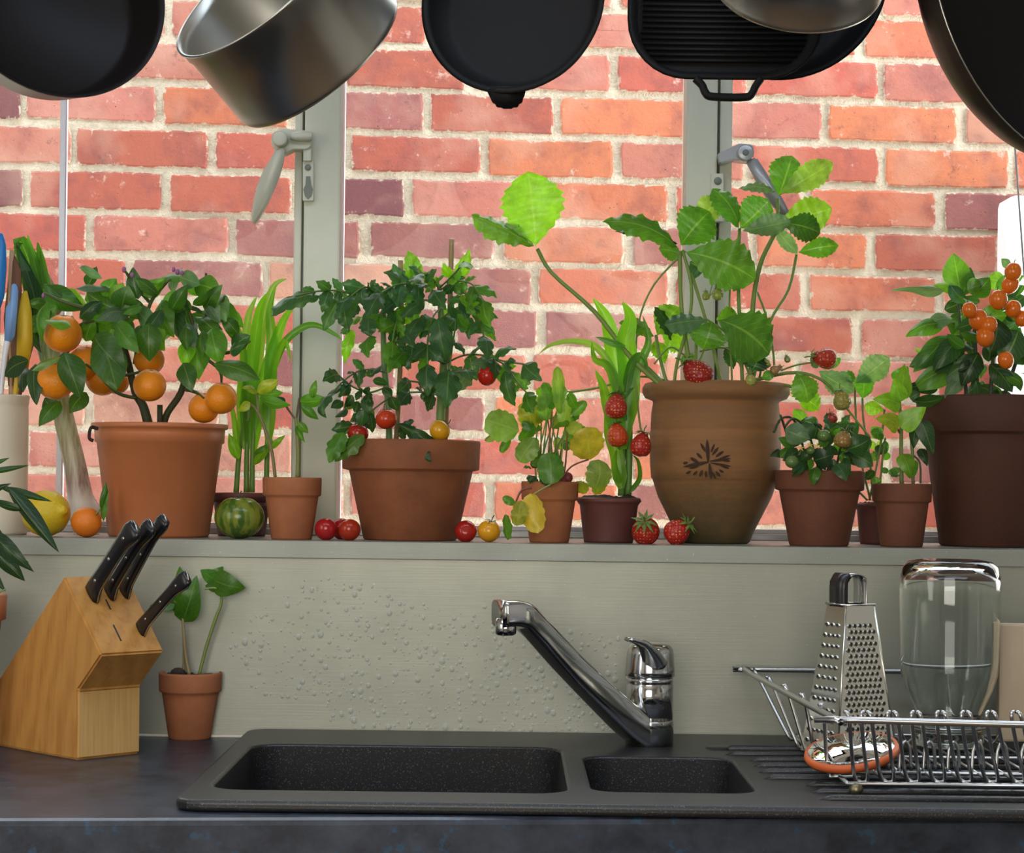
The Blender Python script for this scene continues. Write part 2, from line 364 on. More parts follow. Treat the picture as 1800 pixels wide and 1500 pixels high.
def m_leek():
    m, nt, b = newmat('leek_shaft'); tc = nt.nodes.new('ShaderNodeTexCoord'); sp = nt.nodes.new('ShaderNodeSeparateXYZ'); nt.links.new(tc.outputs['Object'], sp.inputs[0])
    cr = nt.nodes.new('ShaderNodeValToRGB'); e = cr.color_ramp.elements
    e[0].position = 0.0; e[0].color = (0.75, 0.70, 0.62, 1); e[1].position = 1; e[1].color = (0.07, 0.16, 0.03, 1)
    for p, c in ((0.13, (0.75, 0.68, 0.66, 1)), (0.2, (0.30, 0.17, 0.16, 1)), (0.42, (0.42, 0.42, 0.20, 1)), (0.6, (0.25, 0.33, 0.10, 1))):
        q = e.new(p); q.color = c
    mr = ramp(nt, sp.outputs[2], 0.0, 0.32); nt.links.new(mr, cr.inputs[0])
    st = ramp(nt, noi(nt, tex(nt, 'Object', (40, 40, 2.5)), 6, 3), 0.4, 0.65)
    nt.links.new(mixc(nt, ma_(nt, st, 0.5), cr.outputs[0], (0.78, 0.80, 0.62)), b.inputs['Base Color']); b.inputs['Roughness'].default_value = 0.4; return m
M['leek'] = m_leek()
def m_grater():
    m, nt, b = newmat('perforated_steel'); b.inputs['Base Color'].default_value = (0.7, 0.69, 0.62, 1); b.inputs['Metallic'].default_value = 1; b.inputs['Roughness'].default_value = 0.22; return m
M['grater'] = m_grater()
M['hole'] = mat('dark_hole', (0.03, 0.03, 0.025), 0.6)

# ================================================================== THE SETTING
TOPZ = 0.8976; SILL = 1.1290; RIM = 0.9090
XL, XR, YF, ZC = -1.7, 2.0, -3.5, 2.5
def struct(name, vf, m, smooth=False, parent=None, kind='structure'):
    o = mobj(name, vf[0], vf[1], m, parent, smooth)
    if parent is None: o['kind'] = kind
    return o
struct('floor', box(XL, XR, YF, 0.3, -0.1, 0.0), M['floor'])
struct('ceiling', box(XL, XR, YF, 0.3, ZC, ZC+0.1), M['plaster'])
struct('wall_left', box(XL-0.1, XL, YF, 0.3, 0, ZC), M['plaster'])
struct('wall_right', box(XR, XR+0.1, YF, 0.3, 0, ZC), M['plaster'])
struct('wall_front', box(XL, XR, YF-0.1, YF, 0, ZC), M['plaster'])
wb = MB().add(box(XL, XR, 0.004, 0.3, 0, SILL-0.02)).add(box(XL, XR, 0.22, 0.3, 2.4, ZC)).add(box(XL, -1.25, 0.22, 0.3, SILL-0.02, 2.4)).add(box(1.35, XR, 0.22, 0.3, SILL-0.02, 2.4))
struct('wall_back', (wb.v, wb.f), M['plaster'])
sp = struct('trim_1', box(XL, XR, 0.0, 0.004, TOPZ, SILL-0.02), M['panel']); sp.name = 'trim_backsplash'
s_ = struct('trim_sill', box(XL, XR, 0.0, 0.30, SILL-0.02, SILL, 0.0012), M['sill'])
struct('trim_sill_lip', box(XL, XR, -0.003, 0.0, SILL-0.0205, SILL, 0.001), M['sill'])
struct('trim_sealant', box(XL, XR, -0.004, 0.0, TOPZ, TOPZ+0.003, 0.001), M['cream'])
# outdoors
struct('ground_outside', box(-4, 5, 0.3, 4.0, 0.2, 0.3), M['paving'])
TA = math.tan(math.radians(3.9)); BN = Vector((TA, -1, 0)).normalized()
def BW(px, py, d=0.0): return PP(px, py, (0, 1.125+d, 0), BN)
xend = BW(1768, 500).x
def wy(x): return 1.125+TA*x
v0 = [(x, wy(x)+d, z) for x in (-2.4, 2.8) for d in (0.0035, 0.22) for z in (0.3, 2.05)]
ext = struct('wall_exterior', (v0, [(0,1,3,2),(4,6,7,5),(0,4,5,1),(2,3,7,6),(0,2,6,4),(1,5,7,3)]), M['mortar'])
pz = BW(1790, 340).z
xw = P(1775, 500, 1.0).x; pz = P(1790, 342, 1.0).z
rw = struct('wall_white_pier', box(xw, xw+0.9, 1.0, 1.10, 0.3, pz, 0.012), M['render'])
# bricks, row by row, with the joints where they are seen
rows = {
 -6: [-60,175,410,640,870,1100,1330,1560], -5: [-170,62,297,530,757,985,1215,1445,1675], -4: [-60,175,400,630,860,1085,1318,1540,1768],
 -3: [-170,62,297,530,753,985,1215,1420,1512,1735], -2: [-60,170,398,605,822,1081,1318,1547,1765], -1: [-180,41,280,515,749,979,1228,1450,1690],
 0: [-95,130,372,612,850,1085,1315,1549,1764], 1: [-180,46,290,520,718,948,1180,1415,1652,1768], 2: [-70,157,408,641,876,1105,1325,1531,1757],
 3: [-5,227,467,700,941,1180,1415,1650,1762], 4: [-110,118,350,585,795,951,1110,1265,1507,1735], 5: [-180,0,235,475,700,930,1165,1400,1640,1768],
 6: [-75,157,390,625,862,1010,1245,1480,1715], 7: [-190,45,285,520,735,960,1110,1330,1560,1768], 8: [-90,125,360,610,862,1090,1320,1550,1768],
 9: [-150,85,320,560,800,1030,1260,1500,1740], 10: [-60,175,400,630,860,1085,1318,1540,1768]}
PALE, RED, ORG, DRK, PNK, PUR = (0.47,0.22,0.15), (0.40,0.105,0.07), (0.50,0.155,0.08), (0.19,0.07,0.072), (0.44,0.16,0.115), (0.29,0.11,0.095)
special = {(-1,0):DRK, (-1,1):PNK, (-1,2):ORG, (-1,3):PUR, (-1,4):RED, (-1,5):ORG, (-1,6):PNK, (-1,7):ORG, (0,0):PNK, (0,1):RED, (0,2):RED, (0,3):RED, (0,4):ORG, (0,5):PNK, (0,7):ORG,
 (1,0):DRK, (1,1):RED, (1,2):RED, (1,3):DRK, (1,4):PNK, (1,5):ORG, (1,7):ORG, (1,8):PUR, (2,0):RED, (2,1):PNK, (2,2):PUR, (2,3):PUR, (2,4):ORG, (2,5):PUR, (2,6):ORG, (2,7):RED,
 (-2,1):PNK, (-2,2):RED, (-2,3):RED, (-2,4):PNK, (-2,5):RED, (-2,6):RED, (-2,7):PNK, (-3,8):ORG, (-4,8):DRK, (3,3):PUR, (3,4):ORG, (4,3):PUR, (4,4):PUR, (4,5):PUR, (4,7):RED, (3,6):ORG, (6,4):ORG}
def brow(x, k):
    slope = 0.0262 - 0.0009*(k+1); return 232.5 + slope*(x-420) + 76*k
for k, js in rows.items():
    js = [q for q in js if q < 1700]; js += [js[-1]+230, js[-1]+462]
    for i, (a, b) in enumerate(zip(js, js[1:])):
        if b - a < 60: continue
        g = 6.2+rnd.uniform(-1,1.5); h = 63.5 + rnd.uniform(-2, 2.5)
        x0, x1 = a+g+rnd.uniform(-2, 2), b-g+rnd.uniform(-2, 2)
        yt = lambda x: brow(x, k)+rnd.uniform(-1.6, 1.6)
        yb = lambda x: brow(x, k)+h+rnd.uniform(-1.8, 1.8)
        xs = [x0 + (x1-x0)*t for t in (0.012, 0.2+rnd.uniform(-.05,.05), 0.45+rnd.uniform(-.1,.1), 0.75+rnd.uniform(-.1,.1), 0.985)]
        ring = [(x, yt(x)) for x in xs] + [(x1+rnd.uniform(-1.5, 0.5), brow(x1, k)+h*0.2), (x1+rnd.uniform(-1.5, 0.7), brow(x1, k)+h*0.8)] + [(x, yb(x)) for x in reversed(xs)] + [(x0+rnd.uniform(-0.5, 1.5), brow(x0, k)+h*0.8), (x0+rnd.uniform(-0.5, 1.5), brow(x0, k)+h*0.2)]
        cx = (x0+x1)/2; cy = brow(cx, k)+h/2; n = len(ring); pr = rnd.uniform(-0.0025, 0.0012)
        vs = []; ed = []
        for sc_, d, e in ((0.0, pr-0.0032, 0.0), (0.0, pr-0.003, 0.05), (1.0, pr-0.0005, 1.0), (1.0, 0.02, 1.0)):
            for (x, y) in ring:
                if e == 0.05: x2 = x + (4 if x < cx else -4)*min(1, abs(x-cx)/20); y2 = y + (3.5 if y < cy else -3.5)
                elif e == 0.0: x2 = x + (26 if x < cx else -26)*min(1, abs(x-cx)/40); y2 = y + (19 if y < cy else -19)
                else: x2, y2 = x, y
                vs.append(BW(x2, y2, d)); ed.append({0.0: 0.3, 0.05: 0.62, 1.0: 0.9}[e])
        fs = [tuple(range(n))]
        for l in range(3): fs += [(l*n+q, (l+1)*n+q, (l+1)*n+(q+1) % n, l*n+(q+1) % n) for q in range(n)]
        o = mobj('brick', vs, fs, M['brick'], ext, False)
        at = o.data.attributes.new('edge', 'FLOAT', 'POINT'); at.data.foreach_set('value', ed)
        c = special.get((k, i)) or rnd.choice([RED, RED, ORG, PNK, PNK, PALE, RED, PUR])
        j = rnd.uniform(0.9, 1.12); o.color = (c[0]*j, c[1]*j*rnd.uniform(0.93, 1.07), c[2]*j, 1)
# windows
win = thing('window_1', 'cream painted metal window with three glass panes above the sill', None, (0, 0.27, SILL), kind='structure')
YW = 0.25
def vbar(name, xa, xb, y0, y1, m, bev=0.001, z0=SILL, z1=2.4, parent=win):
    a = P(xa, 600, y0).x; b = P(xb, 600, y0).x
    v, f = box(a, b, y0, y1, z0, z1, bev); return mobj(name, v, f, m, parent, False)
vbar('mullion', 531, 595, YW-0.012, YW+0.05, M['frame'], 0.003)
vbar('mullion_stop', 514, 527.5, YW, YW+0.05, M['frame'], 0.002)
vbar('mullion_groove', 527, 531.5, YW+0.01, YW+0.05, M['frame_dark'], 0)
vbar('mullion', 1202, 1257, YW-0.012, YW+0.05, M['frame'], 0.003)
vbar('mullion_stop', 1261, 1283, YW, YW+0.05, M['frame'], 0.002)
vbar('mullion_groove', 1257, 1261.5, YW+0.01, YW+0.05, M['frame_dark'], 0)
vbar('sash_bar', 101, 111, YW+0.03, YW+0.045, M['white'], 0.001)
vbar('bead', 595, 598.5, YW+0.01, YW+0.05, M['white'], 0)
for xa, xb in ((-1.25, 1.35),):
    mobj('bottom_rail', *box(xa, xb, YW, YW+0.05, SILL, SILL+0.008, 0.001), M['rail'], win, False)
    mobj('bottom_rail', *box(xa, xb, YW+0.02, YW+0.05, SILL+0.008, SILL+0.014, 0.001), M['white'], win, False)
    mobj('top_rail', *box(xa, xb, YW, YW+0.05, 2.36, 2.40, 0.002), M['frame'], win, False)
for xa, xb in ((-1.25, P(514, 600, YW).x), (P(598, 600, YW).x, P(1202, 600, YW).x), (P(1283, 600, YW).x, 1.35)):
    mobj('pane', *box(xa, xb, YW+0.034, YW+0.037, SILL+0.014, 2.36), M['pane'], win, False)
# handles
def px_prism(pts, y0, y1, bev=0.0008):
    bm = bmesh.new(); f = bm.faces.new([bm.verts.new(P(x, y, y0)) for x, y in pts])
    r = bmesh.ops.extrude_face_region(bm, geom=[f])
    for v in r['geom']:
        if isinstance(v, bmesh.types.BMVert): v.co.y += (y1-y0)
    bmesh.ops.recalc_face_normals(bm, faces=bm.faces[:])
    if bev: bmesh.ops.bevel(bm, geom=bm.edges[:], offset=bev, segments=2, affect='EDGES')
    return bm_vf(bm)
def yd(px, py, y0, y1, r, seg=20):
    c = P(px, py, y0); v, f = lathe([(0, 0), (r*0.85, 0), (r, 0.0008), (r, y1-y0), (0, y1-y0)], seg, M=Matrix.Rotation(-PI/2, 3, 'X')); return [q+c for q in v], f
h1 = mobj('window_handle', *px_prism([(480,232),(500,226),(546,230),(548,240),(546,258),(538,262),(515,262),(500,270),(484,268),(476,250)], YW-0.03, YW-0.005), M['frame'], win, False)
mobj('lever', *px_prism([(484,262),(500,258),(498,280),(490,310),(472,352),(450,392),(443,393),(441,376),(450,330),(462,300),(476,278)], YW-0.042, YW-0.03, 0.002), M['frame'], h1, True)
mobj('pivot', *yd(491, 243, YW-0.048, YW-0.03, 0.0095), M['frame'], h1)
mobj('locking_pin', *tube([P(x, 240, YW-0.034) for x in (510, 525, 540, 549)], [0.004, 0.0065, 0.0065, 0.005]), M['frame'], h1)
h1b = mobj('keeper_plate', *px_prism([(532,283),(551,283),(551,353),(532,353)], YW-0.02, YW-0.008), M['frame'], win, False)
mobj('screw', *yd(541, 294, YW-0.022, YW-0.02, 0.004), M['frame_dark'], h1b)
mobj('keyhole', *px_prism([(538,310),(545,310),(547,325),(550,333),(547,345),(541,350),(536,345),(533,333),(537,325)], YW-0.0215, YW-0.02, 0), M['frame_dark'], h1b, False)
mobj('keeper_arm', *px_prism([(533,250),(547,250),(547,283),(533,283)], YW-0.026, YW-0.01), M['frame'], h1b, False)
h2 = mobj('window_handle', *px_prism([(1262,270),(1288,258),(1300,252),(1322,254),(1326,270),(1318,284),(1300,282),(1290,280),(1266,286)], YW-0.03, YW-0.005), M['rail'], win, False)
mobj('lever', *px_prism([(1312,282),(1330,276),(1352,310),(1378,352),(1392,380),(1378,384),(1350,350),(1330,318)], YW-0.042, YW-0.03, 0.002), M['rail'], h2)
mobj('pivot', *yd(1311, 268, YW-0.046, YW-0.03, 0.0105), M['rail'], h2)
mobj('screw', *yd(1311, 268, YW-0.048, YW-0.046, 0.004), M['frame_dark'], h2)
h2b = mobj('keeper_plate', *px_prism([(1250,305),(1272,305),(1272,390),(1250,390)], YW-0.02, YW-0.008), M['frame'], win, False)
mobj('screw', *yd(1262, 318, YW-0.022, YW-0.02, 0.005), M['frame_dark'], h2b); mobj('screw', *yd(1261, 365, YW-0.022, YW-0.02, 0.003), M['hole'], h2b)

# ================================================================== WORKTOP, CABINET, SINK
yfr = PZ(900, 1440, TOPZ).y
fl, frr = PZ(0, 1441, TOPZ), PZ(1800, 1436, TOPZ)
def fy(x): return fl.y + (frr.y-fl.y)*(x-fl.x)/(frr.x-fl.x)
# top plate as a ring of boxes round the sink cut-out
wt = thing('worktop', 'dark blue-black laminate worktop with blue flecks on its front edge', 'worktop', (0, -0.3, TOPZ))
bs_ = PZ(430, 1293, RIM); bl = PZ(302, 1406, RIM)
SX0 = bl.x; SYF = bl.y; SYB = -0.004; SX1 = SX0+1.0
b = 0.004; prof = [(0.0, 0.0)]
pv = []; pf = []
def topbox(xa, xb, yb_, ya=None, z0=TOPZ-0.04):
    v = []
    for x in (xa, xb):
        for yy, zz in ((yb_, TOPZ), (fy(x)+0.007 if ya is None else ya, TOPZ), (fy(x)+0.0018 if ya is None else ya, TOPZ-0.0018), (fy(x) if ya is None else ya, TOPZ-0.006), (fy(x) if ya is None else ya, z0), (yb_, z0)): v.append((x, yy, zz))
    f = [(0,6,7,1),(1,7,8,2),(2,8,9,3),(3,9,10,4),(4,10,11,5),(5,11,6,0),(0,1,2,3,4,5),(11,10,9,8,7,6)]
    return v, f
wm = MB().add(topbox(XL, SX0+0.02, 0.0)).add(topbox(SX0+0.02, SX0+0.66, -0.45)).add(topbox(SX0+0.66, XR, 0.0)).add(topbox(SX0+0.02, SX0+0.66, 0.0, -0.03))
wm.obj('top', M['top'], wt, False)
cb = thing('base_cabinet', 'grey base cabinet under the dark worktop', 'cabinet', (0, -0.25, 0))
mobj('carcass', *box(XL, XR, -0.46, -0.005, 0, 0.14), M['cabinet'], cb, False)
for i in range(6):
    x = XL+i*(XR-XL)/6
    d = mobj('door', *box(x+0.003, x+(XR-XL)/6-0.003, -0.49, -0.47, 0.12, TOPZ-0.06, 0.002), M['cabinet'], cb, False)
    mobj('handle', *box(x+0.25, x+0.40, -0.51, -0.49, 0.76, 0.77, 0.003), M['steel'], d, False)
    mobj('side_panel', *box(x, x+0.002, -0.47, -0.005, 0.14, TOPZ-0.04), M['cabinet'], cb, False)
# sink: outline with two bowls, filled as a 2d curve, rounded edge
def rr(x0, x1, y0, y1, r, n=6):
    out = []
    for cx, cy, a0 in ((x1-r, y1-r, 0), (x0+r, y1-r, 90), (x0+r, y0+r, 180), (x1-r, y0+r, 270)):
        for i in range(n+1):
            a = math.radians(a0+90*i/n); out.append((cx+r*math.cos(a), cy+r*math.sin(a)))
    return out
sk = thing('sink', 'black speckled composite sink with large bowl, half bowl and ribbed drainer', 'sink', (SX0+0.4, -0.26, RIM))
p = lambda x, y: PZ(x, y, RIM)
b1 = (p(405, 1350).x, p(990, 1350).x, p(700, 1391).y, p(700, 1311).y)
b2 = (p(1032, 1355).x, p(1303, 1360).x, p(1180, 1393).y, p(1150, 1331).y)
cu = bpy.data.curves.new('sinkcurve', 'CURVE'); cu.dimensions = '2D'; cu.fill_mode = 'BOTH'; cu.extrude = 0.0015; cu.bevel_depth = 0.004; cu.bevel_resolution = 3
for pts in (rr(SX0+0.004, SX1, SYF+0.004, SYB-0.004, 0.022), rr(b1[0]-0.004, b1[1]+0.004, b1[2]-0.004, b1[3]+0.004, 0.035), rr(b2[0]-0.004, b2[1]+0.004, b2[2]-0.004, b2[3]+0.004, 0.03)):
    s_ = cu.splines.new('POLY'); s_.points.add(len(pts)-1); s_.use_cyclic_u = True
    for q, (x, y) in zip(s_.points, pts): q.co = (x, y, 0, 1)
co_ = bpy.data.objects.new('sinkcurve', cu); COL.objects.link(co_)
bpy.context.view_layer.update()
me = bpy.data.meshes.new_from_object(co_.evaluated_get(bpy.context.evaluated_depsgraph_get()))
vs = [Vector((v.co.x, v.co.y, v.co.z+RIM-0.0055)) for v in me.vertices]; fs = [tuple(q.vertices) for q in me.polygons]
bpy.data.objects.remove(co_)
mobj('rim_deck', vs, fs, M['sink'], sk, False)
def bowl(bb, depth, name, r0):
    x0, x1, y0, y1 = bb; vs = []; fs = []; lay = [(0.0, -0.002), (0.0015, -0.010), (0.006, -depth*0.5), (0.010, -depth+0.03), (0.016, -depth+0.012), (0.03, -depth)]
    n = 0
    for ins, z in lay:
        pts = rr(x0+ins, x1-ins, y0+ins, y1-ins, max(0.012, r0-ins*0.2)); n = len(pts)
        vs += [(x, y, RIM+z) for x, y in pts]
    for l in range(len(lay)-1): fs += [(l*n+i, l*n+(i+1) % n, (l+1)*n+(i+1) % n, (l+1)*n+i) for i in range(n)]
    fs.append(tuple((len(lay)-1)*n+i for i in range(n)))
    o = mobj(name, vs, fs, M['sinkbowl'], sk); cx, cy = (x0+x1)/2, (y0+y1)/2
    mobj('drain', *lathe([(0, 0.002), (0.03, 0.002), (0.035, 0.0005), (0.035, 0)], 24, (cx, cy, RIM-depth+0.0005)), M['chrome'], sk)
bowl(b1, 0.15, 'bowl', 0.035); bowl(b2, 0.09, 'bowl', 0.03)
gx0 = b2[1]+0.018
for i in range(9):
    yy = SYF+0.045+i*0.043
    xs = gx0 + (0.035 if i < 3 else 0.0) - (0.02 if i > 6 else 0)
    mobj('drainer_rib', *tube([(xs, yy, RIM-0.001), (xs+0.012, yy, RIM+0.001), (SX1-0.06, yy, RIM+0.001)], [0.001, 0.004, 0.004], 8, 1), M['sink'], sk)
mobj('tap_hole_cover', *lathe([(0, 0.002), (0.014, 0.002), (0.016, 0)], 20, (p(1265, 1316).x, p(1265, 1316).y, RIM)), M['sink'], sk)

# water drops on the backsplash
def inpoly(x, y, poly):
    c = False
    for i in range(len(poly)):
        (x1, y1), (x2, y2) = poly[i], poly[i-1]
        if (y1 > y) != (y2 > y) and x < (x2-x1)*(y-y1)/(y2-y1)+x1: c = not c
    return c
poly = [(395,1140),(440,1035),(560,1015),(660,1030),(760,1065),(850,1065),(900,1095),(985,1105),(1090,1120),(1085,1190),(1115,1262),(1075,1288),(600,1290),(545,1240),(440,1215)]
dm = MB(); cnt = 0; placed = []
hemi = ([(0, -1, 0)]+[(0.72*math.cos(a*PI/4), -0.7, 0.72*math.sin(a*PI/4)) for a in range(8)]+[(math.cos(a*PI/4), 0.0, math.sin(a*PI/4)) for a in range(8)],
        [(0, 1+(i+1) % 8, 1+i) for i in range(8)]+[(1+i, 1+(i+1) % 8, 9+(i+1) % 8, 9+i) for i in range(8)])
while cnt < 620:
    x = rnd.uniform(390, 1120); y = rnd.uniform(1010, 1292)
    if not inpoly(x, y, poly): continue
    if (y < 1100 and rnd.random() < 0.35) or (x < 520 and rnd.random() < 0.3): continue
    r = rnd.choice([1.6, 2, 2.2, 2.6, 3, 3.6, 4.2, 4.8])/1500*rnd.uniform(0.95, 1.3)
    c = P(x, y, 0.0)
    if any((c-q).length < r+r2*1.0 for q, r2 in placed): continue
    placed.append((c, r)); cnt += 1
    dm.add(hemi, Matrix.Translation((c.x, 0.0002, c.z)) @ Matrix.Diagonal((r, r*0.55, r*rnd.uniform(1.0, 1.25), 1)))
o = dm.obj('water_drops', M['water'], None); tag(o, 'clear water drops splashed over the zinc backsplash behind the tap', 'water drops', kind='stuff')

# ================================================================== TAP
def dirn(a, b_): return (Vector(b_)-Vector(a)).normalized()
bc = PZ(1141, 1309, RIM); sB = S(bc.y); R_ = 42.5/sB
tap = thing('mixer_tap', 'chrome single lever mixer tap with long swivel spout raised over the sink', 'tap', bc)
def hz(py): return P(1141, py, bc.y).z
mobj('base', *lathe([(0, 0), (R_, 0), (R_, hz(1268)-RIM), (R_*0.985, hz(1265)-RIM), (0, hz(1265)-RIM)], 40, bc), M['chrome'], tap)
mobj('body', *lathe([(0, hz(1265)-RIM), (R_*0.97, hz(1265)-RIM+0.0005), (R_*0.97, hz(1203)-RIM), (R_*0.93, hz(1201)-RIM), (R_*0.97, hz(1199)-RIM), (R_*0.97, hz(1190)-RIM), (0, hz(1190)-RIM)], 40, bc), M['chrome'], tap)
cp = mobj('lever_cap', *lathe([(0, hz(1190)-RIM+0.0005), (R_*1.03, hz(1188)-RIM), (R_*1.03, hz(1180)-RIM), (R_*0.98, hz(1150)-RIM), (R_*0.93, hz(1140)-RIM), (R_*0.8, hz(1133)-RIM), (R_*0.5, hz(1130)-RIM), (0, hz(1129)-RIM)], 40, bc), M['chrome'], tap)
def swept(path, secs, seg=20, power=3.2):
    """superelliptic sections (half width, half height) along a path; width stays level"""
    path = [Vector(q) for q in path]; pp = smoothpath(path, 5); n = len(pp); m_ = len(secs)-1; vs = []; fs = []
    for i, q in enumerate(pp):
        T = (pp[min(i+1, n-1)]-pp[max(i-1, 0)]).normalized(); B = T.cross(Vector((0, 0, 1))).normalized(); U = B.cross(T)
        u = i/(n-1)*m_; a = min(int(u), m_-1); t = u-a
        hw = secs[a][0]+(secs[a+1][0]-secs[a][0])*t; hh = secs[a][1]+(secs[a+1][1]-secs[a][1])*t
        for j in range(seg):
            an = 2*PI*j/seg; c, s = math.cos(an), math.sin(an)
            vs.append(q+B*hw*math.copysign(abs(c)**(2/power), c)+U*hh*math.copysign(abs(s)**(2/power), s))
    for i in range(n-1):
        for j in range(seg):
            k2 = (j+1) % seg; fs.append((i*seg+j, i*seg+k2, (i+1)*seg+k2, (i+1)*seg+j))
    fs.append(tuple(reversed(range(seg)))); fs.append(tuple(range((n-1)*seg, n*seg)))
    return vs, fs
mobj('lever', *swept([P(1152, 1168, bc.y-0.022), P(1142, 1148, bc.y-0.034), P(1127, 1131, bc.y-0.047), P(1104, 1124, bc.y-0.06)], [(0.014, 0.008), (0.011, 0.006), (0.008, 0.004), (0.006, 0.0022)]), M['chrome'], cp)
spy = bc.y-0.13
mobj('spout', *swept([P(1142, 1292, bc.y-0.005), P(1105, 1268, bc.y-0.02), P(1010, 1178, bc.y-0.065), P(940, 1103, bc.y-0.105), P(912, 1080, bc.y-0.122), P(878, 1079, spy-0.005)],
    [(0.020, 0.018), (0.018, 0.017), (0.015, 0.014), (0.0145, 0.0125), (0.0155, 0.014), (0.0165, 0.0145)], 24, 4.5), M['chrome'], tap)
npt = P(889, 1100, spy)
mobj('aerator', *lathe([(0, -0.012), (0.0095, -0.012), (0.0112, -0.010), (0.0112, 0.006), (0, 0.006)], 28, npt+Vector((0, 0, 0.002))), M['chrome'], tap)

# ================================================================== POTS
def pot(th, px, yb, yr, wr, wb_, y, m, style='clay', band=30, soil=True, soil_in=0.012):
    """pot centred at pixel px at depth y; widths in pixels"""
    s = S(y); c = P(px, (yb+yr)/2, y); r1 = wr/2/s; r0 = wb_/2/s; H = (yb-yr)/s; bd = band/s; cx = Vector((c.x, y, SILLZ[0]))
    if style == 'clay':
        rb = r0+(r1*0.9-r0)
        pr = [(0, 0), (r0*0.96, 0), (r0, 0.002), (r1*0.885, H-bd-0.002), (r1*0.89, H-bd), (r1*0.975, H-bd+0.0015), (r1*0.985, H-bd+0.003), (r1*0.998, H-0.003), (r1*0.99, H-0.0008), (r1*0.965, H), (r1*0.93, H-0.002), (r1*0.87, H-soil_in-0.004)]
    elif style == 'plastic':
        pr = [(0, 0), (r0*0.97, 0), (r0, 0.003), (r1*0.915, H-bd), (r1*0.945, H-bd+0.001), (r1*0.95, H-0.012), (r1*0.955, H-0.0065), (r1*0.99, H-0.006), (r1, H-0.004), (r1, H-0.001), (r1*0.99, H), (r1*0.955, H-0.001), (r1*0.93, H-soil_in-0.004)]
    else:
        pr = [(0, 0), (r0*0.97, 0), (r0, 0.003), (r1*0.9, H-bd), (r1*0.97, H-bd+0.004), (r1, H-bd*0.5), (r1*0.985, H-0.002), (r1*0.95, H), (r1*0.9, H-0.002), (r1*0.87, H-soil_in-0.004)]
    po = mobj('pot', *lathe(pr, 56, cx), m, th)
    if soil: soilmesh(th, cx + Vector((0, 0, H-soil_in)), r1*0.88)
    return cx, r1, H
def soilmesh(th, c, r, amp=0.003):
    vs = []; fs = []; n = 9; seg = 28
    vs.append(c+Vector((0, 0, amp)))
    for i in range(1, n+1):
        for j in range(seg):
            a = 2*PI*j/seg; rr_ = r*i/n
            q = Vector((rr_*math.cos(a), rr_*math.sin(a), 0)); z = noise.noise((c+q)*160)*amp*1.6+noise.noise((c+q)*60)*amp
            vs.append(c+q+Vector((0, 0, z if i < n else -0.001)))
    fs += [(0, 1+j, 1+(j+1) % seg) for j in range(seg)]
    for i in range(n-1): fs += [(1+i*seg+j, 1+(i+1)*seg+j, 1+(i+1)*seg+(j+1) % seg, 1+i*seg+(j+1) % seg) for j in range(seg)]
    mobj('soil', vs, fs, M['soil'], th)
SILLZ = [SILL]
# ------------------------------------------------------------------ leaves
def prof_w(kind, t):
    if kind == 'ovate': return 0.5*max(0, math.sin(PI*t**0.8))**0.85
    if kind == 'lance': return 0.5*max(0, math.sin(PI*t**0.75))**0.9
    if kind == 'heart': return 0.5*max(0, math.sin(PI*t**0.55))**0.8
    if kind == 'straw':
        return 0.5*max(0, math.sin(PI*min(1, t**1.25)))**0.72*(1+0.12*(1-2*((t*9) % 1)))
    if kind == 'tomato':
        b_ = 0.5*max(0, math.sin(PI*t**0.7))**0.9; return b_*(0.74+0.3*math.sin(((t*3.6+0.1) % 1)*PI)**0.8)
    if kind == 'round':
        return 0.5*math.sqrt(max(0, 1-(2*t-1)**2))*(1+0.07*math.sin(t*30))
    return 0.5
LM = {}
def leafmesh(kind, v):
    if (kind, v) in LM: return LM[(kind, v)]
    r = random.Random(hash(kind) % 1000 if False else sum(map(ord, kind))*7+v)
    nl = {'straw': 27, 'tomato': 22, 'round': 16}.get(kind, 12); arch = r.uniform(0.02, 0.24); fold = r.uniform(0.05, 0.28); tw = r.uniform(-0.15, 0.15); side = r.uniform(-0.07, 0.07)
    cols = [-1, -0.55, 0, 0.55, 1]; vs = []; uv = []; fs = []
    for i in range(nl+1):
        t = i/nl; wd = prof_w(kind, min(max(t, 0.0), 1.0))
        if i == 0: wd = max(wd, 0.012)
        if i == nl: wd = 0.004
        for s_ in cols:
            x = s_*wd; a = abs(s_)
            z = arch*4*t*(1-t) - 0.0 + fold*(a*wd*2)*0.5*-1 + tw*s_*(t-0.5)*wd*2
            if kind == 'straw': z += 0.028*math.sin((t-0.3*a)*2*PI*5)*a
            if kind in ('round', 'tomato'): z += 0.035*math.sin(t*14+s_*3+v)*a
            if kind in ('ovate', 'heart'): z += 0.02*math.sin(t*9+s_*2+v)*a
            yy = t + (0.03*a if kind in ('straw',) else 0)*(1-t) - (0.05*a*(1-t) if kind == 'heart' else 0) + (0.06*a*math.sin(PI*t) if kind == 'tomato' else 0)
            vs.append((x+side*4*t*(1-t), yy, z)); uv.append((0.5+0.5*s_, t))
    for i in range(nl):
        for q in range(4): fs.append((i*5+q, i*5+q+1, (i+1)*5+q+1, (i+1)*5+q))
    me = bpy.data.meshes.new('leaf_'+kind); me.from_pydata(vs, [], fs); me.polygons.foreach_set('use_smooth', [True]*len(me.polygons)); me.materials.append(M['leaf'])
    ul = me.uv_layers.new(name='UVMap')
    for p_ in me.polygons:
        for li in p_.loop_indices: ul.data[li].uv = uv[me.loops[li].vertex_index]
    me.update(); LM[(kind, v)] = me; return me
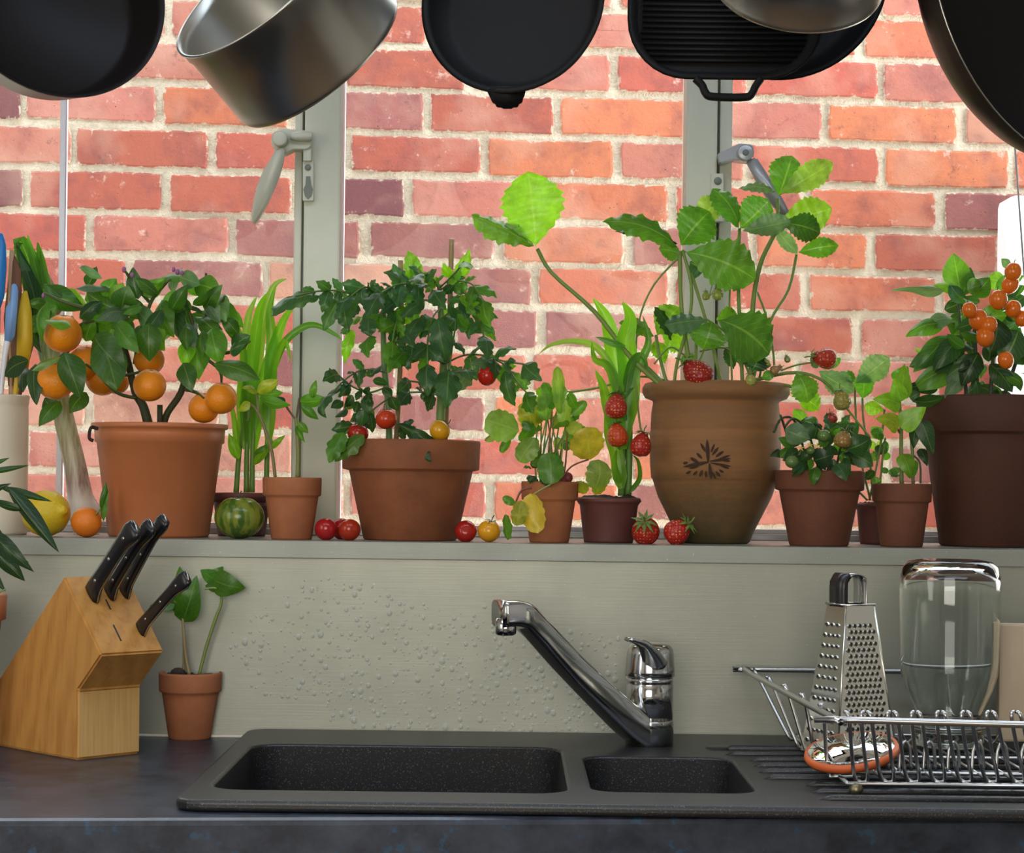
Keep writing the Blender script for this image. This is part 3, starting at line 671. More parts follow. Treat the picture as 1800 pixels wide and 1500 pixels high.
def leaf3(parent, kind, a, b_, wd, roll, col, v=None, name='leaf', flip=None):
    a = Vector(a); b_ = Vector(b_); Y = b_-a; L = Y.length
    if L < 1e-5: return None
    Y.normalize(); Nn = Vector((0, -1, 0.25)); Nn = (Nn-Y*Nn.dot(Y)).normalized()
    if kind != 'round' and False: pass
    Nn = Matrix.Rotation(math.radians(roll), 3, Y) @ Nn; X = Y.cross(Nn).normalized()
    o = bpy.data.objects.new(name, leafmesh(kind, rnd.randrange(6) if v is None else v)); COL.objects.link(o); o.parent = parent
    m = Matrix((X*wd, Y*L, Nn*L)).transposed().to_4x4(); m.translation = a-wpos(parent); o.matrix_basis = m
    j = rnd.uniform(0.82, 1.2); o.color = (col[0]*j*rnd.uniform(0.9, 1.15), col[1]*j, col[2]*j*rnd.uniform(0.85, 1.2), 1)
    return o
G = {'c': (0.065, 0.19, 0.022), 'd': (0.035, 0.11, 0.035), 'l': (0.22, 0.47, 0.03), 'y': (0.42, 0.50, 0.04), 'g': (0.16, 0.29, 0.17), 'k': (0.022, 0.06, 0.024),
     'Y': (0.80, 0.66, 0.07), 's': (0.12, 0.33, 0.03), 'b': (0.27, 0.62, 0.03), 't': (0.06, 0.18, 0.065), 'p': (0.32, 0.52, 0.10)}
def leaves(th, data, kind, y, dy=0.025, scale=1.0):
    """'bx,by,tx,ty,w,roll,colour' in pixels, each spread in depth round y"""
    for row in data.replace('\n', ';').split(';'):
        row = row.strip()
        if not row: continue
        f = row.split(','); bx, by, tx, ty, wd = map(float, f[:5]); roll = float(f[5]) if len(f) > 5 else 0; c = f[6].strip() if len(f) > 6 else 'c'
        ya = y + (float(f[7]) if len(f) > 7 else rnd.uniform(-dy, dy)); yb_ = ya + rnd.uniform(-dy, dy*0.4)
        leaf3(th, kind, P(bx, by, ya), P(tx, ty, yb_), wd/S(ya)/max(0.45, math.cos(math.radians(roll)))*scale, roll, G[c])
def stem(th, pts, r, y, col=(0.16, 0.25, 0.05), m=None, name='stem', y2=None, seg=8):
    """pts: pixel points; r in pixels"""
    n = len(pts); yy = [y + ((y2-y)*i/(n-1) if y2 is not None else 0) for i in range(n)]
    rr_ = [r[i]/S(y) if isinstance(r, (list, tuple)) else r/S(y) for i in range(n)]
    o = mobj(name, *tube([P(a, b_, q) for (a, b_), q in zip(pts, yy)], rr_, seg), m or M['stem'], th)
    o.color = (*col, 1); return o
def blade(th, pts, wd, y, y2, col, nrm=None, wave=0.06):
    n = len(pts); v, f, uv = ribbon([P(a, b_, y+(y2-y)*i/(n-1)) for i, (a, b_) in enumerate(pts)], wd/S(y), nrm, wave=wave)
    o = mobj('leaf', v, f, M['leaf'], th, True, uv); o.color = (*G[col], 1); return o
def compound(th, pts, y, y2, n, L, wd, col, droop=0.6, kind='tomato'):
    """tomato leaf: a stalk with pairs of leaflets and one at the tip"""
    path = smoothpath([P(a, b_, y+(y2-y)*i/(len(pts)-1)) for i, (a, b_) in enumerate(pts)], 6)
    s = S(y); v, f = tube(path, 1.7/s, 6, 1); o = mobj('leaf_stalk', v, f, M['stem'], th); o.color = (0.13, 0.22, 0.06, 1)
    N = len(path)
    for i in range(n):
        t = 0.35+0.6*i/n; q = path[int(t*(N-1))]; T = (path[min(int(t*(N-1))+1, N-1)]-path[int(t*(N-1))-1]).normalized()
        sd = T.cross(Vector((0, -1, 0))).normalized()
        for sg in (-1, 1):
            k_ = rnd.uniform(0.65, 1.05)*(1 if i % 2 == 0 else 0.55)
            d = (T*0.55+sd*sg*0.8+Vector((0, rnd.uniform(-0.5, 0.4), -droop*rnd.uniform(0.3, 1)))).normalized()
            leaf3(th, kind, q, q+d*L*k_/s, wd*k_/s, rnd.uniform(-50, 50), G[col])
    q = path[-1]; T = (path[-1]-path[-3]).normalized(); d = (T+Vector((0, rnd.uniform(-0.3, 0.2), -droop*0.8))).normalized()
    leaf3(th, kind, q, q+d*L*1.25/s, wd*1.2/s, rnd.uniform(-35, 35), G[col])
def filler(th, cx, cy, rx, ry, n, kind, L, wd, cols, y, dy=0.04, droop=0.3, spread=1.0):
    s = S(y)
    for _ in range(n):
        a = rnd.uniform(0, 2*PI); k_ = math.sqrt(rnd.random()); x = cx+rx*k_*math.cos(a); yy = cy+ry*k_*math.sin(a)
        b_ = P(x, yy, y+rnd.uniform(-dy, dy)); an = math.atan2(-(yy-cy)/ry, (x-cx)/rx)+rnd.uniform(-0.9, 0.9)*spread
        d = Vector((math.cos(an), rnd.uniform(-0.7, 0.5), math.sin(an)-droop)).normalized(); k2 = rnd.uniform(0.7, 1.15)
        leaf3(th, kind, b_, b_+d*L*k2/s, wd*k2/s, rnd.uniform(-55, 55), G[rnd.choice(cols)])
def calyx(parent, c, up, r, n=6, col=(0.10, 0.20, 0.04), name='calyx', width=0.35):
    up = Vector(up).normalized(); A = up.orthogonal().normalized(); B = up.cross(A); vs = []; fs = []
    for i in range(n):
        a = 2*PI*i/n+rnd.uniform(-0.2, 0.2); d = A*math.cos(a)+B*math.sin(a); sd = up.cross(d)
        k = len(vs); lf = rnd.uniform(-0.35, 0.25)
        vs += [c, c+d*r*0.5+sd*r*width*0.5+up*r*0.12, c+d*r*0.5-sd*r*width*0.5+up*r*0.12, c+d*r*rnd.uniform(0.95, 1.2)+up*r*lf, c+d*r*0.5+up*r*0.2]
        fs += [(k, k+1, k+4), (k, k+4, k+2), (k+1, k+3, k+4), (k+4, k+3, k+2)]
    st = tube([c, c+up*r*0.45, c+up*r*0.8+A*r*0.2], r*0.07, 6, 2); n0 = len(vs); vs += st[0]; fs += [tuple(q+n0 for q in f) for f in st[1]]
    o = mobj(name, vs, fs, M['stem'], parent, False); o.color = (*col, 1); return o
def rot_to(d):
    return Vector((0, 0, 1)).rotation_difference(Vector(d).normalized()).to_matrix()
def orange(th, px, py, r, y, col=(0.95, 0.30, 0.010), up=(0.1, -0.2, 1), name='orange', sub=True):
    s = S(y); R = r/s; c = P(px, py, y); Mx = rot_to(up)
    prof = []
    for i in range(17):
        a = PI*i/16; q = R*(1-0.04*abs(math.cos(a))**3); dz = -R*0.035*math.exp(-((PI-a)/0.22)**2)+R*0.05*math.exp(-((PI-a-0.42)/0.2)**2)
        prof.append((max(0, math.sin(a)*q) if 0 < i < 16 else 0, -math.cos(a)*q+dz))
    o = mobj(name, *lathe(prof, 32, c, Mx), M['peel'], th); o.color = (*col, 1)
    if sub: calyx(o, c+Mx @ Vector((0, 0, R*0.93)), Mx @ Vector((0, 0, 1)), R*0.2, 5, (0.12, 0.18, 0.04))
    return o, c, R
def tomato(th, px, py, r, y, col=(0.55, 0.03, 0.012), up=(0.2, -0.1, 1), cal=True, name='tomato', c=None, sq=0.93):
    s = S(y); R = r/s; c = P(px, py, y) if c is None else c; Mx = rot_to(up); prof = []
    for i in range(17):
        a = PI*i/16; dz = -R*0.10*math.exp(-((PI-a)/0.3)**2); prof.append((math.sin(a)*R if 0 < i < 16 else 0, -math.cos(a)*R*sq+dz))
    o = mobj(name, *lathe(prof, 28, c, Mx), M['skin'], th); o.color = (*col, 1)
    if cal: calyx(o, c+Mx @ Vector((0, 0, R*0.84)), Mx @ Vector((0, 0, 1)), R*0.75, 5, (0.08, 0.10, 0.03), width=0.16)
    return o, c, R
def berry(th, px, py, r, y, col=(0.52, 0.025, 0.012), up=(0, 0, 1), k=1.15, name='strawberry', c=None):
    s = S(y); R = r/s; c = P(px, py, y) if c is None else c; Mx = rot_to(up); H = R*2*k; prof = []
    for i in range(15):
        t = i/14; rad = R*1.02*(math.sin(PI*min(1, t*0.96+0.02)**0.72))**0.62 if 0 < i < 14 else 0
        prof.append((rad*(1 if t > 0.5 else 0.97), H*(t-0.5)))
    o = mobj(name, *lathe(prof, 30, c, Mx), M['berry'], th); o.color = (*col, 1)
    calyx(o, c+Mx @ Vector((0, 0, H*0.47)), Mx @ Vector((0, 0, 1)), R*0.95, 9, (0.14, 0.24, 0.05), width=0.3)
    return o, c, R
def sill_thing(name, label, cat, px, y, group=None):
    c = P(px, 900, y); return thing(name, label, cat, (c.x, y, SILL), group)

# ================================================================== SILL, FROM THE LEFT
# crock with utensils
yk = 0.105; ck = P(-8, 900, yk); rk = 55/S(yk); hk = (945-700)/S(yk)
t = thing('utensil_crock', 'cream enamel crock at the end of the sill, full of utensils', 'crock', (ck.x, yk, SILL))
mobj('body', *lathe([(0, 0), (rk*0.97, 0), (rk, 0.003), (rk, 0.03), (rk*0.985, 0.033), (rk, 0.036), (rk, hk*0.55), (rk*0.985, hk*0.55+0.003), (rk, hk*0.55+0.006), (rk, hk*0.9), (rk*0.98, hk*0.9+0.003), (rk, hk*0.9+0.006), (rk*1.03, hk-0.002), (rk*1.02, hk), (rk*0.96, hk-0.002), (rk*0.94, 0.006), (0, 0.006)], 48, (ck.x, yk, SILL)), M['cream'], t)
def utensil(name, label, cat, pts, y, rad, m, head=None, hm=None, hname='blade', y2=None):
    y2 = y if y2 is None else y2; w_ = [P(a, b_, y+(y2-y)*i/(len(pts)-1)) for i, (a, b_) in enumerate(pts)]; th = thing(name, label, cat, w_[0])
    mobj('handle', *tube(w_, [q/S(y) for q in rad], 10), m, th)
    if head: mobj(hname, *px_prism(head, y2-0.003, y2+0.003, 0.001), hm or m, th)
    return th
utensil('spatula', 'bright blue spatula standing in the cream crock', 'spatula', [(-22, 930), (-8, 700), (-4, 540)], yk-0.015, [5, 5, 5], M['blue'], [(-18, 425), (-8, 410), (4, 410), (9, 430), (10, 470), (6, 520), (-2, 545), (-16, 520)])
utensil('brush', 'slim brush with pale blue grip and white neck in the crock', 'brush', [(2, 925), (1, 720), (7, 640), (13, 600)], yk-0.012, [4, 4, 5, 6], M['white'], [(7, 600), (10, 540), (18, 530), (20, 500), (26, 498), (31, 508), (29, 550), (25, 590), (18, 602)], M['paleblue'], 'grip')
utensil('spoon', 'yellow plastic spoon standing in the crock beside the leek', 'spoon', [(14, 925), (25, 720), (34, 640)], yk, [4, 4, 6], M['yellow'], [(28, 640), (30, 560), (38, 515), (46, 510), (54, 545), (56, 600), (48, 650), (36, 660)])
utensil('wooden_spoon', 'plain pale wooden spoon handle sticking out of the crock', 'spoon', [(8, 925), (20, 700), (16, 560), (22, 440)], yk+0.02, [4, 5, 5, 5], M['spoon'], [(6, 560), (14, 490), (24, 446), (36, 475), (38, 600), (30, 680), (14, 680)], M['brownwood'], 'bowl')
utensil('wooden_paddle', 'flat brown wooden paddle leaning out behind the leek leaves', 'paddle', [(2, 925), (32, 700), (66, 560)], yk+0.02, [4, 5, 7], M['brownwood'], [(52, 570), (50, 500), (74, 462), (98, 505), (108, 545), (84, 580)], M['spoon'], 'blade', 0.195)
# leek
yl = 0.165; lb = P(152, 936, yl)
t = thing('leek', 'long leek with white bulb leaning behind the orange tree', 'leek', (lb.x, yl, SILL))
pts = [(152, 938), (152, 925), (150, 905), (141, 872), (130, 810), (112, 735), (96, 660), (82, 590), (66, 520)]
v, f = tube([P(a, b_, yl) for a, b_ in pts], [q/S(yl) for q in (9, 22, 31, 22, 19, 18, 19, 22, 24)], 20, 5)
z0 = min(q.z for q in v); mobj('shaft', [q+Vector((0, 0, SILL-z0)) if i < 0 else Vector((q.x, q.y, max(q.z, SILL))) for i, q in enumerate(v)], f, M['leek'], t)
rt = MB()
for i in range(14):
    a = i*2.4; rt.add(tube([P(152, 930, yl), P(152, 930, yl)+Vector((math.cos(a)*0.01, math.sin(a)*0.01, -0.006)), Vector((P(152, 930, yl).x+math.cos(a)*0.016, yl+math.sin(a)*0.016, SILL+0.001))], 0.0007, 5, 2))
rt.obj('roots', M['cream'], t)
for pts, wd, cc in (([(84, 600), (66, 520), (50, 460), (34, 424), (30, 440)], 34, 'c'), ([(90, 610), (78, 530), (62, 470), (48, 412)], 20, 's'), ([(86, 590), (80, 520), (72, 460), (66, 425)], 18, 'c'), ([(74, 590), (60, 520), (36, 450)], 26, 'g'), ([(92, 600), (84, 530), (76, 470), (70, 432)], 12, 's'), ([(80, 620), (66, 560), (54, 500), (28, 428)], 30, 'd')):
    blade(t, pts, wd*1.35, yl-0.005-0.012*rnd.random(), yl-0.045, cc, None, 0.0)
# orange tree
YT = 0.10
t = sill_thing('potted_orange_tree', 'dwarf orange tree with ripe fruit in the largest orange plastic pot', 'potted plant', 282, YT)
TR = t
pot(t, 280, 947, 749, 238, 176, YT, M['terra_plastic'], 'plastic', 34)
stem(t, [(262,752),(252,715),(238,690),(226,640),(214,595),(204,560),(196,535)], [9,8,7,6,5,4,3], YT, m=M['bark'], name='trunk')
stem(t, [(285,752),(295,725),(318,690),(332,640),(350,600),(362,570),(364,530),(362,480)], [7,6,6,5,4,4,3,2], YT, m=M['bark'], name='trunk')
stem(t, [(281,752),(281,712)], 5, YT-0.01, m=M['bark'], name='trunk')
for q in ([(240,700),(205,690),(170,655),(150,640)], [(236,640),(246,590),(266,530),(285,505),(300,490)], [(266,535),(240,505),(228,488),(218,474)], [(204,560),(170,560),(145,570),(130,600),(110,625),(85,640)], [(350,600),(336,560),(325,520),(330,500)],
          [(204,560),(160,545),(110,530),(78,515)], [(345,620),(375,640),(388,655),(389,676)], [(362,575),(385,545),(395,520)], [(226,640),(215,660),(262,650)], [(325,685),(345,690),(358,700)], [(120,620),(112,600),(140,572),(165,565)], [(350,600),(390,620),(415,615),(440,600)]):
    stem(t, q, [3.2]*(len(q)-1)+[1.6], YT-0.005, (0.07, 0.1, 0.02), name='twig', y2=YT-0.03)
for px, py, r, y in ((110,587,34,-0.045),(97,671,33,-0.05),(150,640,31,0.0),(180,668,29,0.01),(263,678,29,-0.05),(262,633,27,0.0),(358,718,27,-0.015),(389,701,28,-0.05),(205,672,22,0.02)):
    orange(t, px, py, r, YT+y)
leaves(t, """165,590,222,655,48,20,c,-.05;178,600,205,687,52,-10,c,-.06;113,620,142,700,42,10,c,-.075;106,628,56,652,24,50,l,-.07;62,640,64,712,30,25,d,-.03;84,530,76,604,22,40,s,-.05
125,574,78,564,20,45,l,-.085;75,508,150,545,36,10,c;108,518,152,535,24,30,l;202,506,132,508,18,40,g;206,545,152,514,32,-10,c;200,540,217,497,30,0,l;214,545,226,502,38,10,c;266,512,234,496,24,-20,s
320,485,268,499,20,30,s;315,487,352,500,24,30,g;342,500,388,516,36,10,s;228,552,169,564,28,20,g;240,543,276,582,26,40,g;204,568,245,621,32,15,s,-.05;262,568,263,636,38,0,c,-.06;276,580,290,617,26,30,b
322,514,281,550,30,-20,s;284,528,306,594,32,20,s;315,528,318,602,24,40,d;322,545,338,606,30,10,d;350,502,388,570,24,45,g;386,520,398,566,28,20,g;404,532,412,600,26,20,c;333,598,325,647,26,0,b
350,598,349,668,38,0,s;372,578,388,642,38,0,s;322,638,338,689,30,0,c,-.05;376,640,457,668,34,-15,c,-.06;152,690,122,727,30,10,c;106,706,68,751,28,10,c,-.03;78,700,102,728,26,20,d;50,634,8,662,36,20,k;42,648,40,690,22,30,k
408,612,440,590,24,20,d;404,622,432,604,20,0,d;150,600,166,560,24,10,s;330,556,306,520,26,10,c;300,548,330,500,24,15,c;362,548,392,500,26,0,c;352,520,332,485,24,0,s;395,560,420,590,22,0,c
250,560,222,520,26,-30,c;180,520,205,490,24,20,s;140,560,182,530,24,0,d;250,520,290,488,24,30,s;352,560,385,590,30,10,c;410,640,398,665,22,0,d;90,545,60,575,20,30,d;296,560,280,600,22,10,s;140,470,180,490,12,40,g""", 'ovate', YT-0.02, 0.03, 1.2)
filler(t, 300, 545, 105, 48, 34, 'ovate', 52, 27, ['c', 's', 'd', 'c', 'g'], YT, 0.05, 0.5)
filler(t, 135, 540, 60, 40, 16, 'ovate', 52, 27, ['c', 's', 'd'], YT+0.01, 0.04, 0.5)
for px, py in ((218,474),(232,484),(262,500),(76,520),(305,474),(312,478),(320,480)):
    o = mobj('flower_bud', *sphere(P(px, py, YT-0.03), rnd.uniform(3, 4.5)/S(YT), sz=1.4, seg=10), M['pink'], t)
o = mobj('dead_leaf', *tube([P(172,754,0.02), P(160,752,0.015), P(157,770,0.012), P(164,775,0.012)], 0.0022, 6), M['soil'], t)

# lemon, mandarin
def sillc(px, y, R, k=1.0): c = P(px, 900, y); return Vector((c.x, y, SILL+R*k))
yq = 0.045; R = 41/S(yq); th = thing('lemon', 'large yellow lemon on the sill beside the cream crock', 'lemon', sillc(80, yq, R))
prof = [(0, -R*1.22), (R*0.10, -R*1.2), (R*0.17, -R*1.1), (R*0.5, -R*0.92), (R*0.82, -R*0.6), (R*0.98, -R*0.2), (R, R*0.1), (R*0.93, R*0.45), (R*0.7, R*0.8), (R*0.38, R*1.03), (R*0.2, R*1.1), (R*0.17, R*1.2), (R*0.08, R*1.26), (0, R*1.24)]
o = mobj('fruit', *lathe(prof, 32, sillc(80, yq, R), rot_to((0.8, -0.55, 0.12))), M['peel'], th); o.color = (0.78, 0.55, 0.02, 1)
yq = 0.035; R = 27/S(yq); c = sillc(152, yq, R, 0.98); th = thing('mandarin', 'small loose mandarin with green leaves on the sill in front of the leek', 'mandarin', c)
o, c_, R_o = orange(th, 0, 0, 27, yq, sub=False, name='fruit', up=(0.6, -0.5, 0.5)) if False else (None, None, None)
prof = [(math.sin(PI*i/16)*R if 0 < i < 16 else 0, -math.cos(PI*i/16)*R*0.97) for i in range(17)]
o = mobj('fruit', *lathe(prof, 30, c, rot_to((0.6, -0.3, 0.6))), M['peel'], th); o.color = (0.85, 0.22, 0.012, 1)
stem(th, [(168, 905), (176, 896), (182, 885)], 1.6, yq-0.01)
leaves(th, "178,896,186,847,12,30,c,0;180,890,190,860,12,-40,s,0;184,882,182,918,14,30,s,0", 'lance', yq-0.01, 0.003)
# dark leafed plant at the left, standing on the worktop
yd_ = -0.13; cxp = P(-75, 1100, yd_)
t = thing('potted_lance_leaf_plant', 'dark narrow-leafed plant in clay pot at the edge behind the knife block', 'potted plant', (cxp.x, yd_, TOPZ))
sp_ = S(yd_); H = P(0, 1045, yd_).z-TOPZ
mobj('pot', *lathe([(0, 0), (52/sp_, 0), (54/sp_, 0.003), (75/sp_, H-0.03), (83/sp_, H-0.028), (85/sp_, H-0.002), (82/sp_, H), (76/sp_, H-0.003), (72/sp_, H-0.02)], 48, (cxp.x, yd_, TOPZ)), M['terra_plastic'], t)
soilmesh(t, Vector((cxp.x, yd_, TOPZ+H-0.014)), 72/sp_)
for q in ([(-70,1045),(-60,950),(-30,880),(5,855)], [(-80,1045),(-70,900),(-40,830)], [(-60,1045),(-50,980),(-25,945)]): stem(t, q, 3, yd_, (0.06, 0.1, 0.03))
leaves(t, "-30,832,52,818,10,20,d;-20,818,17,805,8,20,d;0,858,92,882,14,20,d;12,855,104,972,28,15,k;-15,880,50,896,14,40,k;-15,935,60,1006,30,10,k;-12,965,44,1022,30,10,k;-40,870,20,850,14,20,k;-25,900,52,990,16,30,k;-40,980,10,1040,20,20,k", 'lance', yd_, 0.02)
stem(t, [(-10, 1055), (0, 1042), (10, 1036)], 1.2, yd_-0.05)

# maize pot 1 behind the striped tomato
ym = 0.17; t = sill_thing('potted_maize_seedlings', 'bright green maize seedlings in a dark pot behind the striped green tomato', 'potted plant', 425, ym)
pot(t, 425, 940, 864, 108, 84, ym, M['terra_dark'], 'plastic', 14)
for pts in ([(415,866),(420,800),(428,730),(430,690)], [(433,866),(434,790),(438,700)], [(443,866),(444,800),(448,700)], [(468,866),(470,780),(474,690)]): stem(t, pts, [5, 4.5, 4.5, 4][:len(pts)], ym, (0.16, 0.30, 0.05))
for pts, wd, cc in (([(434,780),(436,700),(447,610),(456,545),(470,514)], 27, 'b'), ([(444,800),(456,700),(478,620),(500,560),(524,532)], 24, 'b'), ([(430,790),(424,700),(428,620),(414,556)], 18, 'l'), ([(446,760),(470,680),(495,610),(528,578),(556,572),(592,590),(600,598)], 15, 's'),
                    ([(472,780),(474,690),(478,600),(474,545),(486,500)], 24, 'l'), ([(470,740),(480,650),(500,600),(512,638)], 15, 'b'), ([(436,740),(452,640),(462,570),(480,505),(505,490)], 20, 'p'), ([(418,800),(412,740),(402,690)], 12, 'l'), ([(440,720),(430,640),(436,560),(452,520)], 20, 'p')):
    blade(t, pts, wd, ym-0.01*rnd.random(), ym-rnd.uniform(0.0, 0.05), cc)
leaves(t, "420,808,402,762,20,10,l;446,818,480,772,16,20,l;472,790,502,765,12,20,l;446,800,478,782,10,0,s", 'lance', ym-0.02, 0.01)
# zebra tomato
yz = 0.05; R = 44/S(yz); c = sillc(421, yz, R*0.86); th = thing('striped_tomato', 'big green striped tomato on the sill in front of the maize pot', 'tomato', c)
prof = [(math.sin(PI*i/18)*R if 0 < i < 18 else 0, -math.cos(PI*i/18)*R*0.86-R*0.12*math.exp(-((PI-PI*i/18)/0.3)**2)) for i in range(19)]
o = mobj('fruit', *lathe(prof, 36, c), M['zebra'], th)
calyx(o, c+Vector((0, 0, R*0.74)), (0.05, -0.1, 1), R*0.4, 6, (0.06, 0.07, 0.03), width=0.15)
# small seedling pot
ys = 0.055; t = sill_thing('potted_pepper_seedlings', 'two spindly seedlings in small clay pot beside the striped tomato', 'potted plant', 513, ys)
pot(t, 513, 948, 839, 104, 72, ys, M['terra_light'], 'clay', 34)
stem(t, [(484,842),(478,795),(466,755),(452,722),(436,708)], [3, 3, 3, 2.5, 2], ys, (0.22, 0.19, 0.08)); stem(t, [(455,726),(452,700),(452,688)], 2, ys, (0.2, 0.2, 0.08))
stem(t, [(523,842),(524,790),(521,742),(519,735)], [4, 4, 3.5, 3], ys, (0.24, 0.25, 0.08)); stem(t, [(520,738),(508,722),(502,712)], 2, ys, (0.16, 0.1, 0.05)); stem(t, [(521,738),(524,715),(526,700)], 2, ys, (0.16, 0.1, 0.05))
leaves(t, """452,692,498,690,22,35,s;452,690,490,668,22,20,y;440,708,418,722,18,10,y;456,700,512,712,18,40,s;526,706,578,700,20,40,s;530,712,560,738,16,20,s;524,742,542,762,14,10,s;548,700,556,668,14,0,s;560,712,574,735,12,30,d;502,712,486,698,14,20,d
452,690,425,682,16,30,y;520,745,536,778,12,20,s""", 'ovate', ys-0.005, 0.015)
# loose fruit
def loose(px, y, r, col, label, up=(0.2, -0.3, 1), cal=False, name='cherry_tomato', cat='tomato', grp=None):
    R = r/S(y); c = sillc(px, y, R*0.94); th = thing(name, label, cat, c, grp); tomato(th, 0, 0, r, y, col, up, cal, 'fruit', c); return th
loose(573, 0.045, 20, (0.42, 0.012, 0.015), 'red cherry tomato on the sill next to the seedling pot', (0.4, 0.8, 0.3))
loose(601, 0.085, 19, (0.45, 0.015, 0.012), 'red cherry tomato mostly hidden behind two others left of the tomato pot', (0, 0.8, 0.3))
loose(615, 0.04, 19.5, (0.42, 0.03, 0.008), 'orange-red cherry tomato touching the foot of the tomato pot', (-0.3, 0.7, 0.4))
loose(819, 0.04, 19.5, (0.40, 0.012, 0.008), 'dark red cherry tomato beside the yellow one on the sill', (0.05, -1, 0.25))
loose(860, 0.04, 20.5, (0.80, 0.36, 0.012), 'yellow cherry tomato with dry stalk on the sill beside the dark red one', (0.25, -0.1, 1), True)
# tomato plant
yt = 0.095; t = sill_thing('potted_tomato_plant', 'staked tomato plant in a wide brown clay pot', 'potted plant', 722, yt); TM = t
pot(t, 722, 950, 775, 244, 165, yt, M['terra_clay'], 'clay', 54)
stem(t, [(684,780),(683,720),(676,650),(674,590),(675,520)], [6, 5.5, 5.5, 5, 4], yt, (0.17, 0.30, 0.10), name='main_stem'); stem(t, [(772,785),(776,700),(781,620),(776,560),(772,500)], [8, 8, 7, 6, 4], yt, (0.20, 0.32, 0.08), name='main_stem')
for q in ([(704,458),(706,560),(702,680),(696,780)], [(794,421),(792,500),(788,640),(782,785)]): stem(t, q, 4.5, yt+0.02, m=M['bamboo'], name='cane')
C = [([(675,560),(640,525),(600,512),(560,512),(520,520)], 4, 50, 30, 't'), ([(676,540),(700,505),(730,500),(760,510)], 3, 45, 28, 't'), ([(675,530),(655,512),(640,505),(618,520)], 3, 40, 26, 't'), ([(675,545),(660,560),(652,590)], 2, 42, 28, 's'),
     ([(774,520),(740,500),(700,500),(670,515)], 4, 50, 30, 't'), ([(774,510),(800,495),(830,500),(850,530)], 3, 44, 26, 's'), ([(776,540),(760,560),(752,600),(752,640)], 3, 50, 30, 't'), ([(778,560),(800,560),(795,610),(790,650)], 2, 60, 42, 't'), ([(776,560),(810,540),(840,560),(850,590)], 3, 44, 26, 't'),
     ([(776,530),(730,530),(700,560),(690,600)], 3, 48, 30, 's'), ([(780,640),(740,620),(710,620)], 3, 40, 26, 's'), ([(680,655),(640,650),(610,665),(585,690)], 3, 40, 22, 't'), ([(680,680),(650,690),(620,680),(595,660)], 3, 38, 24, 'd'), ([(683,700),(650,725),(625,745),(605,765)], 3, 44, 28, 'd'),
     ([(783,690),(750,675),(720,670)], 2, 34, 24, 'd'), ([(783,700),(750,690),(720,690)], 2, 34, 24, 'd'), ([(782,640),(815,625),(850,625),(885,635),(920,640)], 4, 46, 30, 't'), ([(783,650),(800,655),(815,650)], 1, 44, 30, 't'), ([(684,740),(720,755),(745,780)], 3, 36, 20, 'd'), ([(850,625),(885,640),(905,665),(925,690)], 4, 40, 28, 's'),
     ([(772,510),(760,490),(740,480)], 2, 40, 22, 's'), ([(774,505),(800,480),(815,460)], 1, 34, 22, 'b'), ([(676,620),(700,600),(715,590)], 2, 44, 30, 't')]
for pts, n, L, wd, cc in C: compound(t, pts, yt-0.005, yt-0.06-rnd.random()*0.03, n, L, wd, cc, 0.75)
leaves(t, """770,560,785,638,42,0,t,-.07;786,570,780,640,34,20,t,-.05;648,560,650,592,34,0,t,-.06;724,492,718,440,30,10,b,0;800,500,826,438,26,0,b,0;728,492,735,455,24,0,b,0;604,575,612,588,20,10,t;600,522,568,582,34,10,t,-.04;560,520,490,548,34,15,t,-.04;604,530,612,582,34,-10,t,-.05
720,640,724,600,34,0,t,-.06;700,610,722,648,34,10,t,-.06;640,765,588,812,34,10,s,-.07;604,760,578,815,34,-5,s,-.07;700,745,790,790,20,20,d,-.06;730,760,728,800,22,20,d,-.07;830,650,800,690,34,0,g,-.05;888,652,905,715,28,20,t,-.06;870,640,825,640,26,10,g,-.06
690,560,705,610,26,10,s;740,560,715,600,34,20,t,-.05;820,520,875,560,26,20,t,-.02;836,545,872,600,24,10,s,-.02;838,520,850,590,22,20,t;620,580,606,640,22,0,b,.02;746,530,705,560,26,0,t,-.05""", 'tomato', yt, 0.02)
filler(t, 755, 530, 80, 40, 46, 'tomato', 36, 22, ['t', 't', 's', 'd', 'l'], yt-0.02, 0.05, 0.5)
filler(t, 655, 535, 55, 26, 20, 'tomato', 36, 22, ['t', 's', 's', 'd'], yt-0.02, 0.04, 0.5)
filler(t, 640, 690, 50, 40, 14, 'ovate', 30, 22, ['d', 't', 'd'], yt-0.03, 0.04, 0.4)
tomato(t, 629, 762, 19, yt-0.05, (0.40, 0.02, 0.01)); tomato(t, 679, 737, 19, yt-0.05, (0.60, 0.05, 0.012), (-0.2, 0, 1)); tomato(t, 856, 661, 17, yt-0.06, (0.55, 0.02, 0.01), (0, 0, 1), sq=1.05)
stem(t, [(870,632),(862,640),(857,648)], 1.3, yt-0.06)
yy_ = 0.06; loose_c = P(773, 757, 0.035); th = thing('yellow_tomato', 'yellow cherry tomato lying on the soil at the rim of the tomato plant pot', 'tomato', loose_c); tomato(th, 0, 0, 19, 0.035, (0.75, 0.36, 0.01), (0.8, 0.1, 0.7), True, 'fruit', loose_c)

